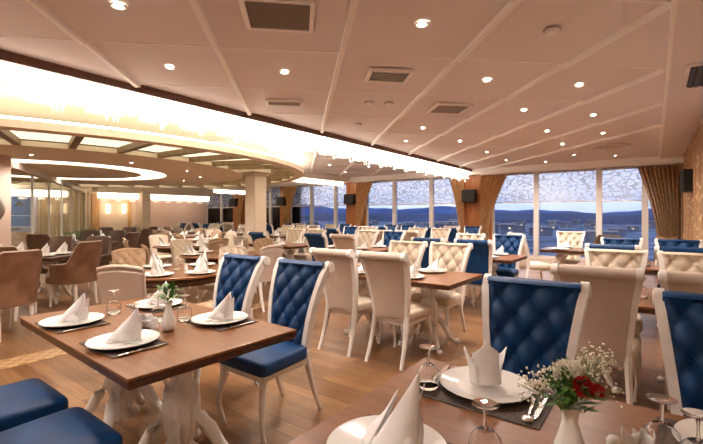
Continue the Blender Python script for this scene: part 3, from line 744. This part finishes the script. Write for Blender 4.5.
def chair(kind, x, y, rz, label, group=None):
    near = depth(x, y) < 8.5
    return CH[kind, 1 if near else 0].put((x, y, 0), rz, label, 'chair', group)

# ------------------------------------------------------------------ tables
def pedestal(parent, x, sc=1):
    pr = [(.085, 0.10), (.08, .13), (.055, .15), (.05, .18), (.07, .22), (.085, .29), (.088, .38), (.078, .46), (.05, .51), (.048, .53), (.075, .56), (.085, .60), (.06, .62), (.06, .70)]
    p = MB().lathe(pr, 60, flute=.14, nf=12).build('pedestal', M['ivory'], parent, smooth=50, loc=(x, 0, 0))
    for k in range(4):
        a = pi/4+k*pi/2; c, s = cos(a), sin(a); pts = []; rad = []
        for t, r, z, w in ((0, .06, .30, .03), (.2, .10, .30, .034), (.4, .15, .24, .034), (.6, .20, .15, .03), (.8, .255, .07, .026), (.9, .29, .045, .024), (1, .32, .045, .028), (1.1, .335, .03, .022)):
            pts.append((c*r*sc, s*r*sc, z)); rad.append(w)
        MB().tube(pts, [q*.85 for q in rad], 8, sq=1.3).build('foot', M['ivory'], p, smooth=60)
def rect_table(wood_='table', L=1.56, D=.9):
    def f():
        r = empty('dining_table')
        MB().box(-L/2, L/2, -D/2, D/2, .736, .75).build('tabletop', M[wood_], r, bevel=.004)
        MB().box(-L/2+.004, L/2-.004, -D/2+.004, D/2-.004, .70, .736).build('edge_moulding', M['edge'], r, bevel=.008)
        MB().box(-L/2+.25, L/2-.25, -D/2+.2, D/2-.2, .655, .70).build('under_frame', M['ivory'], r)
        pedestal(r, -.36); pedestal(r, .36)
        return r
    return f
def round_table(R=.64):
    def f():
        r = empty('round_table')
        MB().lathe([(.001, .72), (R-.03, .72), (R, .728), (R, .742), (R-.008, .75), (.001, .75)], 56).build('tabletop', M['table'], r, smooth=40)
        MB().lathe([(R-.1, .64), (R-.09, .72)], 56).build('apron', M['edge'], r, smooth=40, solid=.02)
        pedestal(r, 0, 1.15); return r
    return f
TB = {'rect': Proto(rect_table()), 'wide': Proto(rect_table(L=1.45)), 'round': Proto(round_table()), 'dark': Proto(rect_table('tabledark', 1.3, .85))}

# ------------------------------------------------------------------ tableware
def plate():
    return MB().lathe([(.001, .006), (.09, .006), (.105, .010), (.15, .020), (.162, .024), (.163, .021), (.15, .014), (.10, .0), (.001, .0)], 48).build('plate', M['white'], smooth=50)
def napkin_crown():
    # wrapped cone of linen : tall central point and two side tips curling out
    m = MB()
    def sheet(a0, a1, hfun, r0, flare, ph=0):
        def fn(u, v):
            a = a0+(a1-a0)*u; h = hfun(u); z = h*v; r = r0*(1-.10*v)+flare(u)*v*v
            r += .003*sin(u*9+ph)*(v)
            return (r*sin(a), r*cos(a)*.8, .022+z)
        m.grid(fn, 20, 12)
    pk = lambda u: .088+.052*max(0, 1-abs(u-.5)*1.9)
    sheet(-1.5, 1.5, pk, .046, lambda u: -.030*max(0, 1-abs(u-.5)*2.2))
    sheet(pi-1.6, pi+1.6, lambda u: .078+.05*max(0, 1-abs(u-.5)*2.4), .047, lambda u: -.036*max(0, 1-abs(u-.5)*2.2), 2)
    for s in (-1, 1):
        sheet(s*(pi/2)-.85, s*(pi/2)+.85, lambda u: .06+.055*max(0, 1-abs(u-.5)*2), .050, lambda u: .026*max(0, 1-abs(u-.5)*1.3), s)
    return m.build('folded_napkin', M['linen'], smooth=50, solid=.0022)
def napkin_sail():
    # tall sail fold : leaning pointed front wing overlapping a lower wing
    m = MB()
    def wing(p0, p1, apex, bulge, rows=12):
        p0, p1, apex = Vector(p0), Vector(p1), Vector(apex); nrm = (p1-p0).cross(apex-p0).normalized()
        def fn(u, v):
            base = p0.lerp(p1, u); q = base.lerp(apex, v); return q+nrm*bulge*sin(u*pi)*(1-v)*(1+.3*sin(v*7))+Vector((0, 0, .0))
        m.grid(fn, 14, rows)
    z = .022
    wing((-.085, -.02, z), (.055, -.045, z), (.075, 0, .21), .03); wing((.055, -.045, z), (.075, .05, z), (.075, 0, .205), .02)
    wing((-.085, -.02, z), (-.01, .055, z), (.03, .03, .16), -.03); wing((-.01, .055, z), (.075, .05, z), (.09, .03, .165), -.02)
    wing((-.03, -.05, z), (.06, -.055, z), (.02, -.02, .13), .022); wing((.0, -.04, z), (.07, .045, z), (.095, .005, .175), .012)
    return m.build('folded_napkin', M['linen'], smooth=55, solid=.0022)
def goblet():          # standing upside down on its rim
    r = empty('wine_glass')
    pr = [(.034, 0), (.040, .02), (.042, .045), (.038, .065), (.022, .082), (.006, .088)]
    MB().lathe(pr, 32).build('bowl', M['goblet'], r, smooth=60, solid=.0018)
    MB().lathe([(.006, .088), (.004, .10), (.0035, .12), (.005, .138), (.008, .142)], 14).build('stem', M['goblet'], r, smooth=60)
    MB().lathe([(.001, .142), (.012, .1425), (.033, .149), (.034, .1505), (.02, .150), (.001, .149)], 32).build('foot', M['goblet'], r, smooth=60); return r
def fork():
    m = MB(); m.tube([(0, -.10, .004), (0, -.02, .005), (0, .04, .004)], [.007, .005, .004], 6, sq=.35); m.box(-.011, .011, .04, .062, .003, .006)
    for k in range(4): m.box(-.011+k*.0062, -.0078+k*.0062, .062, .10, .003, .0055)
    return m.build('fork', M['steel'], smooth=40)
def knife():
    m = MB(); m.tube([(0, -.11, .004), (0, -.02, .005), (0, 0, .004)], [.007, .007, .005], 6, sq=.5); m.poly([(-.007, 0), (.008, 0), (.009, .07), (.0, .115), (-.007, .10)], .002, .0045)
    return m.build('knife', M['steel'], smooth=40)
def spoon():
    m = MB(); m.tube([(0, -.09, .004), (0, 0, .005), (0, .05, .004)], [.006, .004, .0035], 6, sq=.4); m.ball((0, .073, .006), .026, 14, 8, (.7, 1, .22))
    return m.build('spoon', M['steel'], smooth=60)
def vase_mb(s=1):
    pr = [(.001, 0), (.028, 0), (.036, .012), (.040, .035), (.036, .07), (.024, .105), (.018, .13), (.02, .15), (.029, .168), (.027, .168), (.015, .14), (.001, .13)]
    return MB().lathe([(a*s, b*s) for a, b in pr], 32)
def mat_():
    return MB().box(-.215, .215, -.155, .155, 0, .003).build('placemat', M['mat'])
def shaker():
    r = empty('salt_shaker'); MB().lathe([(.001, 0), (.02, 0), (.022, .01), (.019, .035), (.017, .052)], 20).build('body', M['white'], r, smooth=50)
    MB().lathe([(.018, .052), (.019, .058), (.012, .068), (.001, .071)], 20).build('cap', M['white'], r, smooth=50); return r
def bread_napkins():
    r = empty('tissue_holder'); MB().box(-.045, .045, -.018, .018, 0, .045).build('holder', M['white'], r, bevel=.008)
    m = MB(); m.grid(lambda u, v: (-.045+.09*u, .009*sin(u*14)*(.5+v)+.004*sin(u*31), .03+v*(.045+.008*sin(u*23))), 40, 4); m.grid(lambda u, v: (-.04+.08*u, .007+.007*sin(u*17+1)*(.5+v), .03+v*(.040+.008*sin(u*19))), 40, 4)
    m.build('paper_tissues', M['linen'], r, smooth=60, solid=.001); return r
PR = {'plate': Proto(plate), 'crown': Proto(napkin_crown), 'sail': Proto(napkin_sail), 'goblet': Proto(goblet), 'fork': Proto(fork), 'knife': Proto(knife), 'spoon': Proto(spoon), 'mat': Proto(mat_), 'shaker': Proto(shaker), 'tissue': Proto(bread_napkins)}
ZT = .7505
GR = {'plate': 'white plates', 'crown': 'folded napkins', 'sail': 'folded napkins', 'goblet': 'upturned wine glasses', 'fork': 'forks', 'knife': 'knives', 'spoon': 'spoons', 'mat': 'placemats', 'shaker': 'shakers', 'tissue': 'tissue holders'}
CATS = {'plate': 'plate', 'crown': 'napkin', 'sail': 'napkin', 'goblet': 'wine glass', 'fork': 'fork', 'knife': 'knife', 'spoon': 'spoon', 'mat': 'placemat', 'shaker': 'salt shaker', 'tissue': 'tissue holder'}
def put(k, x, y, rz, label, z=ZT): return PR[k].put((x, y, z), rz, label, CATS[k], GR[k])

# ---- foreground right table
TB['wide'].put((-.105, 1.23, 0), 0, 'reddish wooden dining table in the bottom right foreground', 'table', 'rectangular tables')
T = 'on the right foreground table'
for x, y, w in ((-.49, 1.465, 'back left'), (-.52, .93, 'front left'), (.22, 1.465, 'back right')):
    put('mat', x, y, 0, f'dark brown placemat at the {w} setting {T}')
put('plate', -.50, 1.50, 0, f'large white plate in front of the first blue chair {T}', ZT+.003)
put('crown', -.50, 1.50, TH+pi, 'white crown-folded napkin on the plate before the blue chair back', ZT+.004).scale = (1.12, 1.12, 1.12)
put('plate', -.575, .935, 0, 'white plate cut off by the bottom edge of the picture', ZT+.003)
put('sail', -.56, .94, .9, 'tall translucent white napkin at the bottom edge of the picture', ZT+.004)
put('plate', .205, 1.49, 0, 'white plate at the right edge below the second blue chair', ZT+.003)
put('crown', .215, 1.50, 0, 'white folded napkin on the plate at the right edge', ZT+.004)
for x, y, lb in ((-.675, 1.39, 'upturned wine glass left of the crown-folded napkin plate'), (-.352, 1.055, 'upturned wine glass at the bottom, in front of the placemat'), (.015, 1.365, 'left of two upturned wine glasses at the right edge'), (.085, 1.31, 'right of two upturned wine glasses at the right edge')):
    put('goblet', x, y, 0, lb, ZT+.002)
put('fork', -.655, 1.53, .15, 'steel fork left of the crown-folded napkin plate', ZT+.004); put('knife', -.69, 1.53, .1, 'steel knife beside the fork near the upturned glass', ZT+.001)
put('spoon', -.325, 1.42, pi+.1, 'steel spoon right of the crown-folded napkin plate', ZT+.004); put('knife', -.30, 1.47, pi, 'steel knife on the placemat right of the crown-folded napkin', ZT+.004)
put('fork', -.71, 1.00, -.3, 'steel fork at the bottom left corner of the foreground table', ZT+.004)
put('shaker', -.085, 1.255, 0, 'white salt shaker right of the flower vase'); put('tissue', -.03, 1.30, .6, 'small ruffled white tissue holder beside the salt shaker')
# bouquet
VX, VY = -.17, 1.14
vs = empty('flower_vase', (VX, VY, ZT)); vase_mb(1.0).build('vase', M['white'], vs, smooth=60)
rnd = random.Random(11)
def leafm(m, p, d, L_, w):
    d = d.normalized(); s = d.cross(Vector((0, 0, 1)))
    s = s.normalized() if s.length > .01 else Vector((1, 0, 0)); up = s.cross(d)
    b = len(m.v); m.v += [p, p+d*L_*.35+s*w+up*w*.3, p+d*L_*.7+s*w*.7-up*w*.1, p+d*L_-up*w*.4, p+d*L_*.7-s*w*.7-up*w*.1, p+d*L_*.35-s*w+up*w*.3]
    m.f.append([b, b+1, b+2, b+3, b+4, b+5]); m.m.append(0)
def bouquet(root, z0, s, flowers=True):
    stm = MB(); lf = MB()
    for k in range(120 if flowers else 46):
        a = rnd.uniform(0, 2*pi); e = rnd.uniform(-.1, 1.3); r = rnd.uniform(.0, .035)*s
        p = Vector((r*cos(a), r*sin(a), z0+rnd.uniform(-.005, .055)*s)); leafm(lf, p, Vector((cos(a)*cos(e), sin(a)*cos(e), sin(e))), rnd.uniform(.025, .05)*s, .007*s)
    lf.build('leaves', M['leaf'], root)
    return stm
bouquet(vs, .168, 1.15)
cam_r = Vector((CT, ST, 0)); cam_f = Vector((-ST, CT, 0))
def petal_ball(name, c, r, mat, parent, n=70, base=None):
    m = MB(); rr = random.Random(hash(name) % 99 + int(c.x*1000))
    for k in range(n):
        z = rr.uniform(-.35, 1); a = rr.uniform(0, 2*pi); q = sqrt(max(0, 1-z*z)); d = Vector((q*cos(a), q*sin(a), z)); p = c+d*r*.45
        t = d.cross(Vector((rr.random(), rr.random(), rr.random()))).normalized(); s2 = d.cross(t)
        b = len(m.v); w = r*.34; m.v += [p, p+d*r*.4+t*w, p+d*r*.58+s2*w*.3, p+d*r*.4-t*w]; m.f += [[b, b+1, b+2], [b, b+2, b+3]]; m.m += [0, 0]
    return m.build(name, mat, parent)
for nme, rr_, ff, zz, r_, mt in (('carnation', .016, -.03, .222, .030, 'red'), ('carnation', .056, -.01, .205, .024, 'red'), ('chrysanthemum', -.002, .01, .245, .034, 'petal'), ('chrysanthemum', .03, .03, .24, .028, 'petal')):
    c = cam_r*rr_+cam_f*ff+Vector((0, 0, zz)); o = petal_ball(nme, c, r_, M[mt], vs)
gyp = MB(); gs = MB()
for ox, oz, sr, n in ((-.088, .225, .040, 95), (-.05, .25, .032, 40), (.062, .28, .048, 110), (.10, .20, .04, 16), (-.10, .19, .03, 14)):
    c0 = cam_r*ox+Vector((0, 0, oz))
    for k in range(n):
        d = Vector((rnd.gauss(0, 1), rnd.gauss(0, 1), rnd.gauss(0, .7))); d = d.normalized()*sr*rnd.random()**.4
        p = c0+d; gyp.ball(p, rnd.uniform(.0022, .0038), 6, 4)
        if k % 3 == 0: gs.tube([p, c0*.75+Vector((0, 0, .02)), Vector((0, 0, .15))], .0005, 3, caps=False)
o = gyp.build('gypsophila_blossoms', M['petal'], vs, smooth=80); o['kind'] = 'stuff'; o = gs.build('gypsophila_stems', M['stem'], vs); o['kind'] = 'stuff'
tag(vs, 'white vase with red carnations, white gypsophila and green leaves', 'vase')

# ---- foreground left table
TB['rect'].put((-2.41, 1.245, 0), -.04, 'reddish wooden dining table at the left front with blue chairs', 'table', 'rectangular tables')
T = 'on the left front table'
for x, y, rz, sd in ((-2.12, .965, 0, 'nearest'), (-2.76, .965, 0, 'front left'), (-2.10, 1.51, pi, 'before the right blue chair'), (-2.80, 1.50, pi, 'back left')):
    put('mat', x, y, 0, f'dark placemat {sd}, {T}').scale = (.86, .85, 1)
    put('plate', x, y, 0, f'white plate {sd}, {T}', ZT+.003)
    put('sail', x, y, {0: TH+.15, pi: TH-.1}[rz], f'pointed white napkin {sd}, {T}', ZT+.004).scale = (.88, .88, .84)
    s = -1 if rz else 1
    put('knife', x+.185*s, y-.0, rz, f'steel knife {sd}, {T}', ZT+.004); put('fork', x-.185*s, y, rz, f'steel fork {sd}, {T}', ZT+.004)
for x, y, lb in ((-2.82, 1.22, 'left of the vase beside the empty edge'), (-2.42, 1.30, 'behind the vase'), (-2.30, 1.40, 'right of the vase'), (-2.30, 1.10, 'in front of the little vase')):
    put('goblet', x, y, 0, f'upturned wine glass {lb}, {T}')
put('shaker', -2.255, 1.19, 0, f'white salt shaker {T} beside its vase'); put('tissue', -2.33, 1.17, .6, f'ruffled white tissue holder {T}')
v1 = empty('flower_vase', (-2.17, 1.225, ZT)); vase_mb(.95).build('vase', M['white'], v1, smooth=60); bouquet(v1, .155, 1.5, False)
tag(v1, 'small white vase with green sprigs on the left front table', 'vase')

# ---- other tables
def at_table(kind, x, y, name, near, far, ends=(), L=1.56, napk='sail', dn=.42, items=True, xo=(-.32, .36)):
    TB[kind].put((x, y, 0), 0, f'wooden table {name}', 'table', 'round tables' if kind == 'round' else ('dark tables' if kind == 'dark' else 'rectangular tables'))
    for side, ks, rz, sg in (('camera-side', near, 0, -1), ('window-side', far, pi, 1)):
        for k, c in enumerate(ks):
            if not c: continue
            lr = 'left' if k == 0 else 'right'; xx = x+xo[k]
            chair(c, xx, y+sg*dn+sg*.0, rz, f'{CDESC[c]}, {side} {lr}, {name}', CDESC[c]+'s')
    for k, c in enumerate(ends):
        if c: chair(c, x+(-1 if k == 0 else 1)*(L/2+.14), y, -pi/2 if k == 0 else pi/2, f'{CDESC[c]}, {"left" if k == 0 else "right"} end, {name}', CDESC[c]+'s')
    if items:
        for side, sg in (('camera-side', -1), ('window-side', 1)):
            for k in (0, 1):
                lr = 'left' if k == 0 else 'right'; xx = x+xo[k]*(.8 if kind == 'round' else 1); yy = y+sg*(.27 if kind != 'round' else .33)
                put('plate', xx, yy, 0, f'white plate, {side} {lr}, {name}'); put(napk, xx, yy, TH+random.uniform(-.9, .9), f'white napkin, {side} {lr}, {name}', ZT+.001).scale = (.9, .9, .75)
        put('goblet', x+.02, y-.08, 0, f'upturned wine glass in the middle, {name}'); put('shaker', x+.12, y+.04, 0, f'white salt shaker, {name}')
B, C, Tn, LT = 'blue', 'cream', 'tan', 'lowtan'
# the blue chairs round the two front tables
chair('blue', -.52, 1.96, pi, 'blue tufted chair behind the right foreground table, left of the two', 'blue velvet dining chairs')
chair('blue', .255, 1.96, pi, 'blue tufted chair cut by the right edge of the picture', 'blue velvet dining chairs')
chair('blue', -2.12, 1.89, pi, 'blue tufted chair fully seen in the middle front, seat visible', 'blue velvet dining chairs')
chair('blue', -2.80, 1.89, pi, 'blue tufted chair behind the left table, left of the full one', 'blue velvet dining chairs')
chair('blue', -1.98, .57, 0, 'blue chair seat at the bottom left corner, nearer one', 'blue velvet dining chairs')
chair('blue', -2.55, .57, 0, 'blue chair seat at the left edge, behind the nearer seat', 'blue velvet dining chairs')
N_ = lambda r, c: f'at table {["one","two","three","four","five"][r]} rows behind foreground, {c}'
R2, R3 = 3.97, 6.42
at_table('wide', -.10, R2, 'one row behind the right foreground table', (C, C), (C, C), dn=.46, xo=(-.215, .38))
at_table('rect', -2.28, R2, 'in the middle with two cream chair backs', (C, C), (C, C), dn=.42, xo=(-.32, .27))
at_table('wide', -.10, R3, 'near right windows with blue chairs', (B, B), (B, B), dn=.48, xo=(-.30, .36))
at_table('rect', -2.40, R3, 'behind the middle cream-chair table', (B, B), (C, B), dn=.50, xo=(-.30, .38))
at_table('dark', -1.08, 8.65, 'just before the widest window', (None, None), (C, 'dark'), ends=(None, None), L=1.3, dn=.5)
chair('cream', -1.80, 8.22, -.9, 'cream dining chair seen from behind, left of the widest window table', 'cream dining chairs')
# round tables on the left
for x, y, nme, chs in ((-4.45, 2.62, 'nearest, left of centre', ((Tn, 205, .82), ('tan', 110, .88), (LT, 0, .86), (LT, 180, .9))),
                       (-5.75, 4.15, 'before the cream pillar', (('tan', 0, .95), (LT, 250, .85), ('tan', 180, .9), (LT, 100, .85))),
                       (-7.9, 4.85, 'left of the cream pillar', ((LT, 250, .85), (LT, 0, .85), ('tan', 90, .85), ('tan', 180, .85)))):
    TB['round'].put((x, y, 0), 0, 'round wooden table ' + nme, 'table', 'round tables')
    dirs = []
    for j, (c, dg, rr) in enumerate(chs):
        a = radians(dg)
        if nme.startswith('nearest') and j == 0: a = math.atan2(1.93-y, -3.98-x)
        nmx = ('nearest the camera', 'beyond', 'on the right side', 'far right')[j] if nme.startswith('nearest') else ('first', 'second', 'third', 'fourth')[j]
        side = {0: 'right side', 1: 'far side', 2: 'left side', 3: 'near side'}[int(((a+pi/4) % (2*pi))//(pi/2))]
        chair(c, x+rr*cos(a), y+rr*sin(a), a+pi/2, f'{CDESC[c]}, {side} of the round table {nme}', CDESC[c]+'s')
        px2, py2 = x+.45*cos(a), y+.45*sin(a)
        put('plate', px2, py2, 0, f'white plate, {side}, round table {nme}'); put('sail', px2, py2, a, f'white napkin, {side}, round table {nme}', ZT+.001)
    put('goblet', x, y, 0, f'upturned wine glass, round table {nme}'); put('shaker', x+.1, y+.05, 0, f'white salt shaker, round table {nme}')
# brown tub chairs at the left
def tub(kind, r, d, face, label):
    x, y = w2(r, d); chair(kind, x, y, TH+face, label, CDESC[kind]+'s')
def dark_table(r, d, nme, n=2):
    x, y = w2(r, d); o = TB['dark'].put((x, y, 0), TH, 'dark wooden table ' + nme, 'table', 'dark tables')
    for k, (a, b) in enumerate(((-.35, -.2), (.35, -.2), (-.35, .2), (.35, .2))):
        q = w2(r+a, d+b); wd = ('front left', 'front right', 'back left', 'back right')[k]
        put('plate', q[0], q[1], 0, f'white plate, {wd}, dark table {nme}'); put('sail', q[0], q[1], TH, f'white napkin, {wd}, dark table {nme}', ZT+.001)
tub('brown', -4.02, 4.72, 1.25, 'large brown velvet tub chair at the left edge, seen from behind')
tub('brown', -4.62, 5.55, .25, 'brown tub chair at the left edge behind the largest one')
dark_table(-5.10, 6.5, 'among brown tub chairs at the left'); tub('brown', -4.3, 6.35, 1.35, 'brown tub chair with white legs right of the left dark table')
tub('dark', -4.8, 7.5, pi, 'dark brown tub chair behind the left dark table'); tub('dark', -5.5, 7.5, pi, 'dark brown tub chair beside the pink pillar')
dark_table(-6.35, 9.6, 'second along the glass partition'); tub('dark', -5.35, 9.5, 1.45, 'dark tub chair in profile, second in the left row')
tub('dark', -6.1, 10.4, pi, 'dark tub chair behind the second partition table'); tub('dark', -6.8, 10.4, pi, 'dark tub chair, far left of second partition table'); tub('dark', -6.5, 8.8, 0, 'dark tub chair in front of the second partition table')
dark_table(-7.3, 12.2, 'third along the glass partition'); tub('dark', -6.2, 11.9, 1.45, 'dark tub chair in profile, third in the left row'); tub('dark', -7.2, 13.0, pi, 'dark tub chair behind the third partition table'); tub('dark', -7.9, 12.9, pi, 'dark tub chair farthest left at third partition table')
tub('dark', -7.05, 14.0, 1.45, 'dark tub chair in profile, farthest of the left row, before the slim pillar')
# banquet area toward the windows
cols = {'C': -4.75, 'D': -6.95, 'E': -9.6, 'F': -11.9, 'G': -14.2, 'H': -16.5}
names = {'C': 'second column left', 'D': 'third column left', 'E': 'fourth column left', 'F': 'fifth column left', 'G': 'sixth column left', 'H': 'seventh column left'}
rowsY = {3: 6.6, 4: 8.95, 5: 11.25}
rown = {3: 'third row', 4: 'fourth row', 5: 'window row'}
rnd = random.Random(5)
plan = {('C', 3): ((B, C), (C, B)), ('C', 4): ((C, C), (C, C)), ('C', 5): ((B, B), (C, B)), ('D', 3): ((Tn, B), (C, C)), ('D', 4): ((C, B), (B, C)), ('D', 5): ((C, B), (B, B)),
        ('E', 3): ((LT, LT), (LT, Tn)), ('E', 4): ((C, Tn), (C, C)), ('E', 5): ((B, C), (C, B)), ('F', 3): ((LT, Tn), (LT, Tn)), ('F', 4): ((Tn, Tn), (C, Tn)), ('F', 5): ((C, B), (B, C)),
        ('G', 4): ((LT, Tn), (B, C)), ('G', 5): ((B, C), (C, B)), ('H', 4): ((Tn, Tn), (C, B)), ('H', 5): ((C, B), (B, C))}
for (c, r), (nr, fr_) in plan.items():
    y = rowsY[r]+(.0 if c != 'D' or r != 3 else -.25); y -= .35 if (c == 'E' and r == 3) else -.6 if (c == 'F' and r == 3) else 0
    at_table('rect', cols[c]+(.25 if (c, r) == ('D', 3) else 0), y, f'in {rown[r]}, {names[c]}', nr, fr_, dn=.52, xo=(-.33, .33))

# ------------------------------------------------------------------ outside : a valley town at dusk
gm = noise_col(material('dusk_ground', (.03, .05, .09), .9), (.03, .06, .12), (.24, .30, .40), .05, detail=10)  # bluish dusk haze is put into the ground colour
struct(MB().box(-2500, 2500, 30, 3200, -16, -14).build('ground_outside', gm))
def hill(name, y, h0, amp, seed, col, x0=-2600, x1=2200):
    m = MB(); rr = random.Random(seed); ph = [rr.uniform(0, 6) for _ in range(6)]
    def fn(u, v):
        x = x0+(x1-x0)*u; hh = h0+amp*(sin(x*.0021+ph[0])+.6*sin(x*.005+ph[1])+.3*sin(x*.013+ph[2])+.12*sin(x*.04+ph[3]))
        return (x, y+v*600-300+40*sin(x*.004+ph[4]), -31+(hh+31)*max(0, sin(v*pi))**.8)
    m.grid(fn, 120, 10); struct(m.build(name, noise_col(material(name+'_dusk_blue', col, .95), tuple(c*.75 for c in col), tuple(c*1.25 for c in col), .01, detail=8), smooth=80))
hill('hill_ridge_near', 1000, 6, 8, 1, (.05, .08, .17)); hill('hill_ridge_far', 2000, 44, 20, 2, (.08, .14, .34))  # blue of dusk and distance painted into both ridge colours
bw = noise_col(material('town_building_wall', (.2, .2, .25), .8), (.06, .07, .11), (.24, .24, .29), .05)
bwin = emissive('lit_window', (1, .75, .45), .7)
rr = random.Random(21); blds = []; used = set()
for k in range(140):
    t = (rr.uniform(205, 690)-351.5)/F; D_ = rr.uniform(170, 620); x, y = w2(t*D_, D_)
    if y < 50: continue
    if any((x-q[0])**2+(y-q[1])**2 < 28**2 for q in blds): continue
    blds.append((x, y))
    w, h, dd = rr.uniform(6, 15), rr.uniform(3, 10), rr.uniform(6, 12)
    wn_ = 'behind the cream pillar' if t < -.17 else 'left middle windows' if t < .02 else 'windows left of the orange pier' if t < .28 else 'left part of the widest window' if t < .45 else 'middle of the widest window' if t < .6 else 'rightmost window'
    lb = f'{"low" if h < 5.3 else "tall" if h > 8 else "mid-height"} {"white" if k % 3 == 0 else "grey"}-roofed town block, {"nearer" if D_ < 330 else "farther" if D_ > 480 else "halfway"}, {wn_}'
    if lb in used: continue
    used.add(lb)
    b = empty('distant_building', (x, y, -14)); MB().box(-w/2, w/2, -dd/2, dd/2, 0, h).build('walls', bw, b)
    MB().box(-w/2-.4, w/2+.4, -dd/2-.4, dd/2+.4, h, h+.5).build('roof', M['mullion'] if k % 3 == 0 else M['grey'], b)
    lw = MB()
    for q in range(rr.randint(1, 4)): xx = rr.uniform(-w/2+.5, w/2-1.5); zz = rr.uniform(1, h-2); lw.box(xx, xx+.8, -dd/2-.03, -dd/2, zz, zz+1)
    lw.build('windows', bwin, b)
    tag(b, lb, 'building', 'town buildings beyond the windows')
